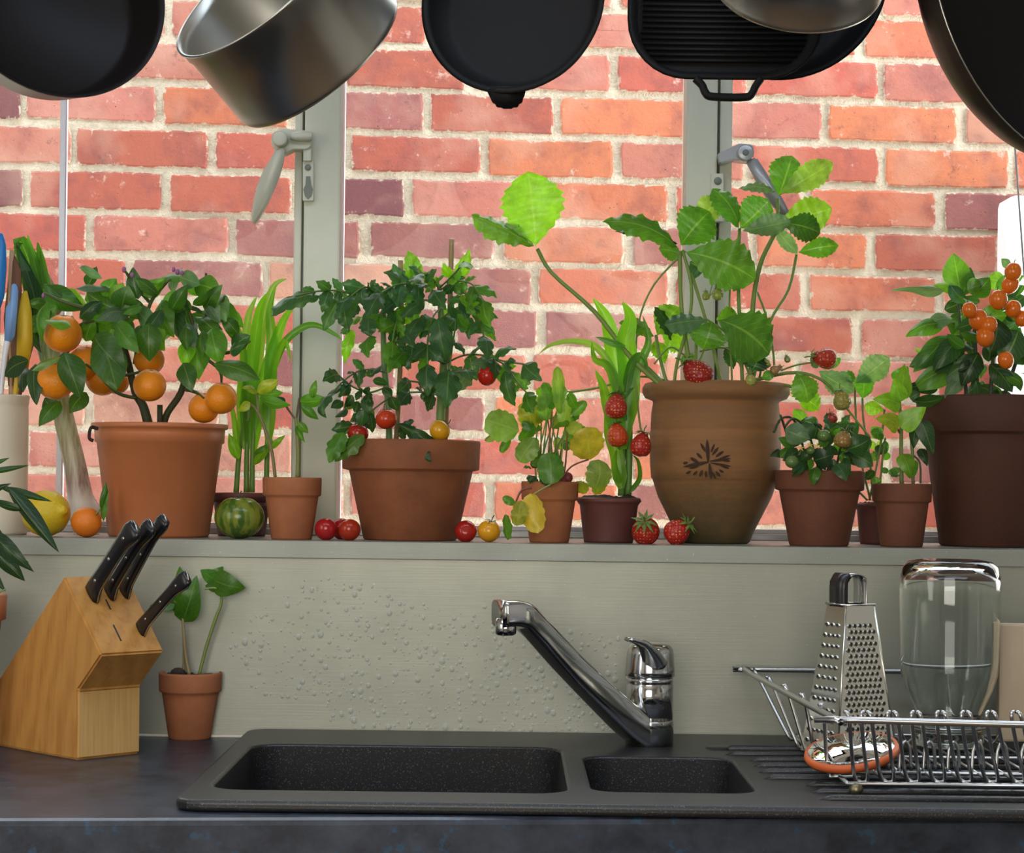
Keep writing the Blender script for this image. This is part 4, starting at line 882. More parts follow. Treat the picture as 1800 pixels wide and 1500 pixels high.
# radish pot
yr_ = 0.06; t = sill_thing('potted_radishes', 'yellowing radish and herb leaves in a slim clay pot', 'potted plant', 966, yr_)
pot(t, 966, 955, 848, 101, 70, yr_, M['terra_light'], 'clay', 34, soil_in=0.006)
for i in range(15):
    x = 940+rnd.uniform(0, 50); stem(t, [(x, 856), (x+rnd.uniform(-8, 8), 800), (x+rnd.uniform(-26, 30), 740-rnd.uniform(0, 50))], [1.6, 1.5, 1], yr_+rnd.uniform(-0.02, 0.02), rnd.choice([(0.16, 0.27, 0.06), (0.22, 0.3, 0.08), (0.25, 0.08, 0.05)]))
leaves(t, """912,758,853,738,58,0,p,-.04;934,758,922,706,40,0,y,0;985,728,980,644,24,0,p,-.02;940,770,912,812,40,10,p,-.03;1038,808,1030,752,62,10,Y,-.03;1045,860,1052,808,46,15,p,-.03;968,852,964,796,48,0,s,-.045;950,800,905,790,28,20,y;960,740,958,690,30,20,p;1000,780,1010,740,34,10,p;1020,800,1030,766,24,0,p
1000,770,1022,745,24,0,p;950,852,928,838,16,20,d;932,868,945,938,42,5,Y,-.06;916,880,908,925,30,15,y,-.06;905,886,884,874,16,0,s,-.06;888,905,892,950,16,30,s,-.04;1010,850,1035,862,20,20,y;1060,830,1046,870,26,0,y;990,750,998,700,26,20,p;972,720,956,672,24,20,s;1005,730,1030,705,20,0,s;1012,718,1000,690,18,0,s
896,768,880,796,16,0,s;890,758,852,775,16,20,p""", 'round', yr_-0.01, 0.02)
filler(t, 968, 760, 40, 60, 30, 'round', 26, 22, ['p', 's', 'l', 'y'], yr_, 0.03, 0.1)
filler(t, 950, 830, 24, 16, 12, 'tomato', 16, 10, ['d', 's'], yr_-0.02, 0.02, 0.3)
stem(t, [(935,858),(918,862),(908,880),(903,905)], [2, 2, 1.6, 1.4], yr_-0.05, (0.2, 0.05, 0.04)); stem(t, [(968,852),(940,868),(930,880)], 1.6, yr_-0.055, (0.3, 0.32, 0.1)); stem(t, [(985,845),(1005,820),(1035,808)], 1.5, yr_-0.03, (0.25, 0.08, 0.05))
for px, py in ((998, 840), (988, 848)): mobj('radish_root', *sphere(P(px, py, yr_-0.02), 9/S(yr_), sz=1.1, seg=14), M['redroot'], t)
# maize pot 2
y2 = 0.085; t = sill_thing('potted_maize_plant', 'tall maize plant in a dark maroon pot between the radishes and strawberry planter', 'potted plant', 1070, y2)
pot(t, 1070, 953, 874, 114, 88, y2, M['terra_dark'], 'roll', 14, soil_in=-0.0005)
stem(t, [(1092,872),(1094,800),(1100,720),(1110,640)], [6, 6, 6, 4], y2, (0.13, 0.28, 0.05)); stem(t, [(1104,872),(1106,800),(1108,720),(1118,660)], [6, 6, 5, 4], y2, (0.12, 0.26, 0.05))
for pts, wd, cc in (([(1094,790),(1092,700),(1080,620),(1066,560),(1042,524)], 40, 'b'), ([(1100,760),(1106,660),(1100,600),(1108,560),(1094,530)], 40, 'b'), ([(1098,740),(1080,660),(1050,612),(1010,600),(970,606),(948,622)], 14, 'p'), ([(1092,790),(1070,720),(1060,680),(1046,650)], 22, 'l'), ([(1096,700),(1124,640),(1140,600),(1130,555)], 18, 's'), ([(1092,860),(1084,800),(1070,760),(1066,700)], 26, 'l'),
                    ([(1106,866),(1124,842),(1122,812),(1112,800)], 9, 's'), ([(1100,740),(1072,650),(1046,632),(1040,600)], 16, 'l'), ([(1100,690),(1110,640),(1128,625),(1140,650)], 16, 's'), ([(1090,850),(1080,820),(1084,790)], 14, 'l')): blade(t, pts, wd, y2-0.01, y2-0.045*rnd.random(), cc)
leaf3(t, 'lance', P(1100, 608, y2-0.03), P(1046, 592, y2-0.03), 16/S(y2), 20, G['s'])
# strawberry planter
yp = 0.11; t = sill_thing('strawberry_planter', 'tall ochre urn planter with a carved flower, full of strawberry plants', 'potted plant', 1258, yp); SP = t
sp_ = S(yp); c = P(1257, 800, yp); cx = Vector((c.x, yp, SILL)); zb = 957
prof = [(0, 957), (58, 957), (62, 954), (70, 935), (85, 905), (100, 875), (108, 850), (110, 845), (112, 843), (114, 820), (115, 790), (115, 762), (113, 760), (114, 757), (113, 730), (110, 712), (111, 708), (124, 703), (129, 694), (129, 685), (125, 678), (118, 676), (110, 680), (106, 700)]
mobj('pot', *lathe([(r/sp_, (zb-y)/sp_) for r, y in prof], 72, cx), M['planter'], t)
soilmesh(t, cx+Vector((0, 0, (zb-690)/sp_)), 107/sp_)
em = MB(); ec = (1246, 812)
def on_pot(px, py, off=0.0004):
    r = 115.5/sp_ - (0.0 if py < 835 else (py-835)/sp_*0.12); z = P(px, py, yp).z; x = P(px, py, yp-r).x-cx.x; x = max(-r, min(r, x)); return Vector((cx.x+x, yp-math.sqrt(max(0, r*r-x*x))-off, P(px, py, yp-r).z))
def stroke(x0, y0, x1, y1, wd):
    dx, dy = x1-x0, y1-y0; L = math.hypot(dx, dy); nx, ny = -dy/L*wd/2, dx/L*wd/2; pts = []
    for t_, k_ in ((0, 0.3), (0.25, 0.8), (0.55, 1), (0.8, 0.7), (1, 0.05)):
        pts.append((x0+dx*t_, y0+dy*t_, k_))
    v = []
    for x, y, k_ in pts: v += [on_pot(x+nx*k_, y+ny*k_), on_pot(x, y, 0.0009), on_pot(x-nx*k_, y-ny*k_)]
    f = []
    for i in range(4): f += [(i*3, i*3+1, i*3+4, i*3+3), (i*3+1, i*3+2, i*3+5, i*3+4)]
    em.add((v, f))
for q in ((1245,813,1243,772,7),(1246,812,1202,821,7),(1248,811,1285,806,5),(1249,814,1286,820,4),(1247,815,1250,843,6),(1240,794,1232,779,5),(1252,800,1263,786,5),(1250,795,1256,780,4),(1258,803,1272,793,5),(1262,808,1284,800,4),(1234,806,1225,796,5),(1229,814,1214,804,6),(1222,811,1206,806,0.5),(1264,826,1272,831,4),(1258,829,1266,838,5),
          (1252,830,1258,842,4),(1241,828,1241,840,4),(1235,827,1230,838,5),(1226,828,1219,836,4),(1215,828,1207,833,4),(1266,818,1282,824,4),(1210,813,1202,815,5),(1268,809,1284,811,4),(1228,820,1212,824,3)): stroke(*q)
em.obj('flower_engraving', M['engrave'], t, False)
gs = (0.20, 0.30, 0.06)
for q, r in (([(945,438),(970,480),(1045,548),(1110,630),(1172,686)], [3.5, 3.5, 4, 4.5, 4.5]), ([(1195,442),(1198,540),(1212,640),(1222,692)], [4, 4, 4, 4]), ([(1205,442),(1150,500),(1122,570),(1118,660),(1124,740),(1130,765)], 1.8), ([(1300,402),(1298,500),(1302,600),(1306,692)], [3, 3.5, 3.5, 3.5]),
             ([(1367,350),(1367,385),(1362,410),(1335,470),(1322,560),(1320,690)], [3, 3, 4, 4.5, 4.5, 4.5]), ([(1400,448),(1386,510),(1352,570),(1318,690)], [2.5, 2.5, 2.5, 2.5]), ([(1325,500),(1345,550),(1358,610),(1362,660)], 2), ([(1248,565),(1236,620),(1226,640)], 2), ([(1200,440),(1215,500),(1212,560),(1190,640),(1184,690)], 3), ([(1215,480),(1240,560),(1260,640),(1270,690)], 3),
             ([(1153,590),(1160,630),(1176,686)], 3), ([(1110,628),(1140,650),(1180,692)], [4, 5, 5]), ([(1110,632),(1090,680),(1083,700)], 1.5), ([(1112,632),(1100,700),(1088,745)], 1.3), ([(1240,560),(1290,600),(1330,692)], 2), ([(1225,560),(1222,692)], 3), ([(1285,480),(1282,560),(1288,692)], 1.8), ([(1230,618),(1275,612),(1300,640),(1310,690)], 1.5),
             ([(1040,685),(980,690)], 1.2), ([(1175,670),(1120,662),(1060,680),(1000,690)], 2), ([(1290,690),(1330,668),(1400,655),(1450,672),(1490,720),(1530,770)], [3.5, 3.5, 3, 2.5, 2, 1.8]), ([(1300,692),(1360,676),(1400,682)], 3), ([(1372,652),(1400,642),(1436,636)], 1.6), ([(1215,640),(1195,618),(1175,612),(1150,640)], 1.5), ([(1328,694),(1340,640),(1345,600)], 2), ([(1252,500),(1248,520),(1262,500),(1270,482)], 1)):
    stem(t, q, r, yp-0.02, gs, y2=yp-0.045)
leaves(t, """942,434,928,302,100,-8,b,-.05;940,434,829,378,42,25,l,-.05;938,430,880,398,26,-40,g,-.04;1192,436,1060,390,46,20,s,-.03;1196,432,1248,372,70,10,s,-.03;1204,443,1328,492,80,10,s,-.06;1192,430,1082,408,26,30,d,-.02;1198,448,1158,438,40,20,s,0;1212,460,1240,475,50,0,d,0;1230,470,1275,468,40,20,d,0
1299,402,1252,332,46,20,s,-.04;1300,402,1352,352,60,10,s,-.03;1304,406,1390,388,30,35,g,-.05;1222,390,1264,350,40,25,p,0;1368,346,1392,274,58,10,s,-.04;1368,342,1464,286,42,20,p,-.05;1364,338,1300,332,22,25,g,-.03;1370,392,1462,366,56,15,l,-.03;1374,392,1442,410,46,10,c,-.05;1360,394,1402,446,20,40,g,-.03;1402,444,1474,432,32,15,s,-.03
1246,562,1168,572,42,30,g,-.06;1262,562,1352,624,88,0,c,-.08;1252,564,1236,614,58,5,s,-.06;1258,562,1296,554,30,40,s,-.04;1154,590,1194,540,50,10,l,-.02;1150,592,1088,568,34,30,s,-.02;1162,586,1210,602,56,0,b,0;1186,560,1160,560,30,20,s,0;1400,654,1420,708,46,0,s,-.05;1336,620,1322,652,40,0,d,-.06;1310,610,1300,640,40,10,s,-.04
1440,648,1425,630,22,30,g;1446,650,1478,630,16,0,s;1438,652,1500,690,34,35,g,-.02;1400,690,1440,720,30,30,l,0;1365,655,1340,665,18,0,s,-.06;1180,600,1150,540,26,40,d,-.03;1220,650,1205,620,26,0,s,0;1170,640,1150,600,30,20,b,.0;1290,650,1275,610,24,20,d,-.02""", 'straw', yp, 0.012, 1.06)
for px, py, r, up, col, y in ((1225,656,25,(-0.5, 0.0, 0.4),(0.35,0.015,0.012),-0.07),(1083,714,20,(0.1, 0.2, 1),(0.48,0.03,0.02),-0.06),(1085,765,19,(-0.15, 0, 1),(0.62,0.07,0.015),-0.06),(1127,782,19,(0.2, 0, 1),(0.45,0.02,0.012),-0.07),(1449,630,19,(-1, 0, 0.1),(0.45,0.035,0.012),-0.06),
                              (1480,704,16,(-0.2, 0, 1),(0.30,0.28,0.06),-0.06),(1319,668,10,(-0.2, -0.2, 1),(0.35,0.38,0.08),-0.08),(1262,517,10,(0.1, 0, 1),(0.30,0.38,0.06),-0.04),(1241,520,7,(-0.1, 0, 1),(0.25,0.33,0.06),-0.04),(1364,650,9,(1, 0, 0.5),(0.40,0.22,0.10),-0.06),(1346,638,9,(-0.4, -0.1, 1),(0.35,0.38,0.08),-0.06),(1384,631,6,(-0.4, -0.1, 1),(0.25,0.3,0.08),-0.05)):
    berry(t, px, py, r, yp+y, col, up)
def lberry(px, y, r, label, up):
    R = r/S(y); c = sillc(px, y, R*1.0); th = thing('loose_strawberry', label, 'strawberry', c); berry(th, 0, 0, r, y, (0.48, 0.02, 0.012), up, 1.05, 'fruit', c)
lberry(1135, 0.04, 25, 'plump loose strawberry with leaf cap facing out beside the maroon maize pot', (-0.12, -0.8, 0.6))
lberry(1192, 0.04, 23, 'loose strawberry lying against the foot of the ochre planter', (0.75, -0.45, 0.6))
# clay pot with trailing tomato
ya = 0.058; t = sill_thing('potted_trailing_tomato', 'bushy trailing tomato with unripe fruit in brown clay pot right of the planter', 'potted plant', 1438, ya)
pot(t, 1440, 960, 828, 158, 104, ya, M['terra_mid'], 'clay', 36)
for q in ([(1400,826),(1385,770),(1372,730)], [(1420,826),(1400,745),(1375,735),(1360,760)], [(1440,826),(1420,760),(1396,736),(1380,750)], [(1450,826),(1450,770),(1430,745),(1405,770)], [(1470,826),(1480,780),(1500,750)]): stem(t, q, 2.2, ya-0.01, (0.05, 0.08, 0.03), y2=ya-0.05)
leaves(t, """1410,745,1424,775,30,10,d,-.05;1380,755,1424,772,34,20,g,-.06;1400,790,1380,805,26,20,s;1430,810,1462,800,34,20,k,-.05;1490,790,1530,770,34,20,d,-.05;1500,800,1535,820,30,10,d;1470,815,1488,846,24,0,t,-.07;1440,750,1410,740,26,30,s;1395,720,1420,748,20,10,b,.03;1460,760,1440,785,26,0,d;1480,770,1510,745,30,30,t""", 'ovate', ya-0.02, 0.015, 1.1)
filler(t, 1440, 788, 62, 34, 44, 'ovate', 32, 21, ['d', 'k', 't', 'd', 's'], ya-0.015, 0.05, 0.35)
filler(t, 1470, 770, 40, 30, 16, 'tomato', 28, 18, ['t', 'd', 's'], ya-0.02, 0.04, 0.4)
for px, py, r, col in ((1448,766,12,(0.12,0.22,0.05)), (1392,812,12,(0.12,0.2,0.05)), (1425,792,8,(0.12,0.2,0.05))): tomato(t, px, py, r, ya-0.075, col, (0, -0.1, 1))
berry(t, 1482, 772, 16, ya-0.085, (0.30, 0.18, 0.05), (0.3, 0, 1), 1.0); berry(t, 1462, 735, 10, ya-0.04, (0.30, 0.03, 0.02), (-0.3, 0, 1), 1.0)
for px, py in ((1408,788),(1424,782),(1436,784)): calyx(t, P(px, py, ya-0.08), (0, -1, 0.2), 6/S(ya), 5, (0.7, 0.55, 0.05), 'yellow_flower')
# hidden maroon pot behind
yb2 = 0.15; t = sill_thing('potted_strawberry_seedlings', 'strawberry seedlings in half hidden maroon pot behind the small bean pot', 'potted plant', 1540, yb2)
pot(t, 1545, 950, 878, 86, 66, yb2, M['terra_dark'], 'roll', 12, soil_in=0.0)
for q in ([(1530,880),(1510,790),(1503,700),(1505,672)], [(1535,880),(1528,800),(1518,740),(1516,700)], [(1545,880),(1550,820),(1556,770)], [(1540,880),(1530,820),(1512,770)], [(1528,880),(1545,800),(1552,750),(1555,720)], [(1525,880),(1500,850),(1490,800)]): stem(t, q, 2, yb2-0.02, (0.22, 0.28, 0.08))
leaves(t, """1503,674,1563,628,44,15,g,-.05;1505,672,1480,655,24,20,s,-.04;1516,702,1520,655,34,0,s,-.04;1518,700,1530,672,20,0,s;1555,722,1520,712,26,0,l;1556,770,1530,760,22,20,s;1512,770,1530,788,20,10,d;1555,780,1545,800,22,20,d;1530,750,1548,770,22,10,s""", 'straw', yb2-0.02, 0.012)
filler(t, 1545, 820, 26, 34, 16, 'round', 20, 15, ['s', 'd', 'p', 't'], yb2-0.02, 0.02, 0.2)
# bean pot
yc2 = 0.06; t = sill_thing('potted_bean_seedling', 'bright bean seedlings in the small clay pot beside the big dark pot', 'potted plant', 1585, yc2)
pot(t, 1585, 961, 850, 104, 74, yc2, M['terra_mid'], 'clay', 34)
stem(t, [(1585,852),(1584,790),(1584,745),(1580,700),(1576,670)], [4, 3.5, 3, 3, 2.5], yc2, (0.2, 0.27, 0.07)); stem(t, [(1582,762),(1574,748),(1568,742)], 2, yc2, (0.16, 0.12, 0.05)); stem(t, [(1605,852),(1604,800),(1602,770)], 3, yc2, (0.2, 0.26, 0.07)); stem(t, [(1605,800),(1617,815),(1618,850)], 1.8, yc2, (0.1, 0.12, 0.05))
leaves(t, """1582,700,1590,640,36,10,l,-.02;1576,672,1596,644,30,10,s,0;1582,712,1534,702,34,0,b,-.03;1584,704,1572,664,30,0,b,-.04;1584,750,1628,716,38,5,b,-.05;1578,750,1538,736,34,10,y,-.05;1600,700,1618,690,22,0,d;1586,800,1600,842,30,0,l,-.03;1598,812,1608,838,26,10,s,-.03;1620,742,1640,800,30,10,d,-.05;1612,742,1606,790,22,30,d,0;1618,790,1630,820,18,0,k""", 'heart', yc2, 0.01, 1.05)
# big pepper pot
ye = 0.12; t = sill_thing('potted_ornamental_pepper', 'ornamental pepper with orange fruit in the big dark brown pot', 'potted plant', 1738, ye)
pot(t, 1742, 964, 702, 262, 176, ye, mat('deep_brown_clay', (0.085, 0.028, 0.014), 0.7, col2=(0.065, 0.022, 0.012), ns=12, bs=0.15), 'clay', 66)
for q in ([(1700,710),(1695,650),(1690,590),(1685,540),(1688,500)], [(1740,710),(1745,640),(1750,580),(1765,530)], [(1720,710),(1715,620),(1712,560)], [(1760,710),(1785,640),(1800,600)]): stem(t, q, [4, 3.5, 3, 2.5, 2][:len(q)], ye-0.02, (0.05, 0.08, 0.03))
leaves(t, """1688,512,1676,445,46,0,s,-.03;1690,520,1706,470,30,10,d,-.02;1660,512,1568,510,20,30,g,-.02;1684,508,1640,502,22,20,l,0;1660,570,1592,592,30,15,s,-.03;1675,560,1626,575,30,30,g,-.03;1668,590,1605,655,36,0,c,-.03;1660,612,1598,645,34,0,d,-.04;1690,590,1640,652,36,10,d,-.05;1680,650,1600,690,40,15,s,-.04
1700,640,1656,672,34,20,g,-.05;1710,520,1740,488,34,10,c,-.03;1700,510,1730,500,28,20,s,-.04;1735,490,1770,500,30,10,l,-.02;1750,505,1800,485,26,0,s,-.04;1720,560,1770,555,34,20,s,-.06;1752,560,1740,620,52,0,k,-.07;1790,580,1760,640,52,0,k,-.07;1720,620,1690,680,36,10,k,-.06;1690,665,1660,700,24,20,g,-.05;1740,640,1780,690,34,0,k,-.05
1650,680,1590,682,26,20,k,-.03;1605,705,1660,698,16,50,d,-.05;1660,545,1700,530,22,10,d;1800,520,1770,540,26,0,d;1775,470,1760,455,16,0,g,0;1700,600,1660,560,26,20,c;1640,640,1605,610,20,30,p;1720,680,1760,700,24,0,k""", 'ovate', ye, 0.015, 1.1)
filler(t, 1742, 640, 66, 52, 56, 'ovate', 42, 25, ['k', 'd', 'd', 'k', 'c'], ye-0.01, 0.06, 0.3)
filler(t, 1735, 545, 58, 40, 22, 'ovate', 40, 24, ['d', 'c', 's', 'd'], ye, 0.05, 0.1)
for px, py, r in ((1781,478,15),(1776,500,15),(1755,527,16),(1781,543,14),(1720,562,17),(1738,572,15),(1732,592,16),(1768,633,14),(1797,560,13),(1704,545,13)):
    tomato(t, px, py, r, ye-0.085+rnd.uniform(-0.01, 0.01), (0.78, 0.17, 0.01), (rnd.uniform(-0.4, 0.4), -0.1, 1), True, 'pepper', sq=1.15)

# ================================================================== ON THE WORKTOP
# knife block
A = PZ(135, 1337, TOPZ); Bp = PZ(246, 1325, TOPZ); wdir = (Bp-A).normalized(); wl = (Bp-A).length
pd = Vector((wdir.y, -wdir.x, 0)); nrm = wdir.copy()          # profile plane holds pd (towards the camera) and up
kb = thing('knife_block', 'slanted beech knife block with four black-handled knives', 'knife block', A)
pl = lambda x, y, k=0.0: PP(x, y, A+wdir*k*wl, nrm)
Fo, Fr, Gt = pl(135, 1216), pl(178, 1152), pl(112, 1013)
Fo = Vector((A.x, A.y, Fo.z)); sl = Gt-Fr                     # slot face direction
ax = Vector((-sl.z*0, 0, 0)); dd = (pl(20, 1158)-Gt)           # down the back edge
dd = dd.normalized(); Ld = (Gt.z-TOPZ)/-dd.z; Hb = Gt+dd*Ld
# keep the overhang parallel to the back edge
Ov = Fr + dd*((Fr.z-Fo.z)/-dd.z); Fo2 = Vector((A.x, A.y, Ov.z))
prof = [Vector((A.x, A.y, TOPZ)), Vector((A.x, A.y, Fr.z+dd.z*((Vector((Fr.x, Fr.y, 0))-Vector((A.x, A.y, 0))).length/max(1e-4, Vector((dd.x, dd.y, 0)).length)))), Fr, Gt, Hb]
bm = bmesh.new(); f0 = bm.faces.new([bm.verts.new(q) for q in prof]); r_ = bmesh.ops.extrude_face_region(bm, geom=[f0])
for v_ in r_['geom']:
    if isinstance(v_, bmesh.types.BMVert): v_.co += wdir*wl
bmesh.ops.recalc_face_normals(bm, faces=bm.faces[:]); bmesh.ops.bevel(bm, geom=bm.edges[:], offset=0.0022, segments=2, affect='EDGES')
mobj('block', *bm_vf(bm), M['wood'], kb, False)
fz = prof[1].z
fv = MB()
q0 = [A+pd*0.0006+Vector((0, 0, 0.003)), Bp+pd*0.0006+Vector((0, 0, 0.003)), Bp+pd*0.0006+Vector((0, 0, fz-TOPZ-0.002)), A+pd*0.0006+Vector((0, 0, fz-TOPZ-0.002))]
q0[0] += wdir*0.002; q0[3] += wdir*0.002; q0[1] -= wdir*0.002; q0[2] -= wdir*0.002
fv.add((q0+[q-pd*0.004 for q in q0], [(0,1,2,3),(0,4,5,1),(1,5,6,2),(2,6,7,3),(3,7,4,0)])); fv.obj('foot_front', M['wood2'], kb, False)  # thin panel carrying the block front's painted brightness
slope = (Fr-Gt); sn = wdir.cross(slope).normalized()
if sn.dot(CAM-Gt) < 0: sn = -sn
kax = (-dd).normalized()
def onface(px, py): return PP(px, py, Gt, sn)
for (x, y, L) in ((190, 1063, 0.014), (206, 1113, 0.022)):
    c = onface(x, y); u = slope.normalized(); a_, b_ = c-u*L/2, c+u*L/2; w2 = wdir*0.0009; e = sn*0.0004
    mobj('slot', [a_-w2+e, a_+w2+e, b_+w2+e, b_-w2+e, a_-w2-e, a_+w2-e, b_+w2-e, b_-w2-e], [(0,1,2,3),(4,7,6,5),(0,4,5,1),(1,5,6,2),(2,6,7,3),(3,7,4,0)], M['hole'], kb, False)
def knife(px, py, ex, ey, hw, label):
    b0 = onface(px, py); n2 = wdir
    e0 = PP(ex, ey, b0, n2); L = (e0-b0).length; K = (e0-b0).normalized(); U = wdir.cross(K).normalized()
    if U.dot(Vector((0, -1, 0.0))) < 0: U = -U
    th = thing('kitchen_knife', label, 'knife', b0)
    secs = []; n = 14; v = []; f = []; seg = 14
    for i in range(n+1):
        t_ = i/n; q = b0+K*(L*t_)
        wd_ = hw*(0.82-0.10*math.sin(PI*t_) + 0.36*max(0, t_-0.72)/0.28*1.0 + 0.22*max(0, 0.14-t_)/0.14)
        off = U*hw*(0.35*max(0, t_-0.75)/0.25+0.25*max(0, 0.12-t_)/0.12)
        if i == n: wd_ *= 0.72
        th_ = hw*0.44*(1 if i < n else 0.7)
        for j in range(seg):
            a = 2*PI*j/seg; c_, s2 = math.cos(a), math.sin(a)
            v.append(q+off+U*wd_*math.copysign(abs(c_)**0.7, c_)+wdir*th_*math.copysign(abs(s2)**0.7, s2))
    for i in range(n):
        for j in range(seg): f.append((i*seg+j, i*seg+(j+1) % seg, (i+1)*seg+(j+1) % seg, (i+1)*seg+j))
    f.append(tuple(reversed(range(seg)))); f.append(tuple(range(n*seg, (n+1)*seg)))
    h = mobj('handle', v, f, M['black'], th)
    for t_ in (0.18, 0.5, 0.82):
        q = b0+K*L*t_+U*hw*(0.05 if t_ < 0.8 else 0.2)
        Mr = rot_to(-wdir); mobj('rivet', *lathe([(0, 0.0008), (hw*0.13, 0.0006), (hw*0.16, 0)], 12, q-wdir*hw*0.43, Mr), M['steel'], h)
    tg = MB(); pp = [b0+K*L*t_+U*(hw*(0.82-0.10*math.sin(PI*t_)+0.36*max(0, t_-0.72)/0.28+0.22*max(0, 0.14-t_)/0.14)+hw*(0.35*max(0, t_-0.75)/0.25+0.25*max(0, 0.12-t_)/0.12)+0.0002) for t_ in [i/14 for i in range(14)]]
    pp += [b0+K*L*0.985+U*hw*0.9, b0+K*L*1.008+U*hw*0.3, b0+K*L*1.006-U*hw*0.3]
    tg.add(tube(pp, 0.0010, 6, 1)); tg.obj('tang', M['steel'], h)
    bl_ = MB(); bl_.add(box(-0.001, 0.001, -hw*0.8, hw*0.8, -0.03, 0.003), Matrix((wdir, U, K)).transposed().to_4x4()); bl_.v = [q+b0 for q in bl_.v]; bl_.obj('blade', M['steel'], th, False)
knife(160, 1041, 236, 922, 0.0125, 'largest black riveted knife, front one of three in the top row of the block')
knife(191, 1041, 264, 918, 0.0105, 'black riveted kitchen knife in the middle of the top row of three')
knife(217, 1040, 288, 908, 0.0095, 'black riveted kitchen knife farthest back in the top row of three')
knife(246, 1104, 328, 1010, 0.0095, 'single small black-handled knife in the lower slot of the block')
# small bean pot on worktop
SILLZ[0] = TOPZ
yw = PZ(333, 1303, TOPZ).y+0.024; cw = P(333, 1250, yw)
t = thing('potted_bean_on_worktop', 'small clay pot with two bean seedlings on the worktop beside the knife block', 'potted plant', (cw.x, yw, TOPZ))
pot(t, 334, 1304, 1187, 110, 74, yw, M['terra_light'], 'clay', 36, soil_in=0.004)
mobj('soil_lump', *sphere(P(313, 1184, yw-0.01), 14/S(yw), sz=0.7, seg=12), M['soil'], t)
stem(t, [(333,1188),(326,1150),(322,1100),(321,1075)], [3.5, 3, 2.5, 2], yw-0.01, (0.36, 0.26, 0.12)); stem(t, [(322,1188),(323,1140),(322,1095)], 2, yw-0.008, (0.28, 0.25, 0.1)); stem(t, [(350,1188),(362,1140),(380,1085),(389,1060),(386,1030),(377,1018)], [3, 3, 3, 2.5, 2, 1.5], yw-0.01, (0.22, 0.28, 0.07)); stem(t, [(386,1035),(372,1034),(360,1036)], 1.8, yw-0.01, (0.25, 0.3, 0.08)); stem(t, [(321,1075),(316,1065),(306,1058)], 1.8, yw-0.01, (0.16, 0.08, 0.05))
leaves(t, """322,1090,346,1012,44,10,s,-.01;321,1075,316,996,40,15,s,.01;306,1060,262,1066,26,20,s,0;377,1020,432,1034,44,20,s,-.01;377,1018,352,1002,26,10,s,0;384,1030,360,1030,24,20,s,.01;372,1018,392,996,24,20,s,.01""", 'heart', yw, 0.008)

# ================================================================== DISH RACK
def Wd(px, py, y): return P(px, py, y)
zr = P(1308, 1177, -0.03).z
FLp = PZ(1468, 1266, zr); BLp = Vector((P(1308, 1177, -0.03).x, -0.03, zr)); rx1 = 0.78
zb = RIM+0.012; fb = PZ(1490, 1378, zb); bb = Vector((0.345, -0.085, zb))
rk_ = thing('dish_rack', 'steel wire dish rack with looped sides standing on the drainer', 'dish rack', (0.5, -0.28, RIM))
RX0 = FLp.x
mobj('top_rail', *tube([BLp+Vector((0.4, 0, 0)), BLp+Vector((0.02, 0, 0)), BLp+Vector((0.004, -0.004, 0)), BLp+Vector((0.0, -0.02, 0)), FLp+Vector((0, 0.02, 0)), FLp+Vector((0.004, 0.005, 0)), FLp+Vector((0.02, 0, 0)), Vector((rx1, FLp.y+0.0, zr)), Vector((rx1, BLp.y, zr)), BLp+Vector((0.4, 0, 0))], 0.0032, 10, 3), M['wire'], rk_)
bx0 = fb.x; by0 = fb.y; by1 = -0.09
for yy in (by0, by0+0.075, by0+0.19, by1): mobj('base_rail', *tube([(bx0, yy, zb), (rx1-0.03, yy, zb)], 0.0021, 8, 1), M['wire'], rk_)
for xx in (bx0, rx1-0.03): mobj('base_rail', *tube([(xx, by0, zb), (xx, by1, zb)], 0.0022, 8, 1), M['wire'], rk_)
nw = 5
for i in range(nw):                                            # wires of the left end, running on under the rack
    t_ = (i+0.5)/nw; yt_ = FLp.y+0.03+(BLp.y-FLp.y-0.05)*t_; yb_ = by0+0.01+(by1-by0-0.02)*t_
    xt = RX0+(BLp.x-RX0)*t_
    mobj('end_wire', *tube([(xt-0.001, yt_, zr+0.005), (xt+0.004, yt_, zr+0.001), (bx0-0.012, yb_, zb+0.006), (bx0-0.004, yb_, zb), (bx0+0.02, yb_, zb)], 0.0019, 8, 3), M['wire'], rk_)
topx = [1484,1523,1569,1611,1655,1699,1743,1787,1831,1876,1922,1968]; botx = [1514,1560,1605,1650,1697,1743,1790,1836,1882,1928,1974]
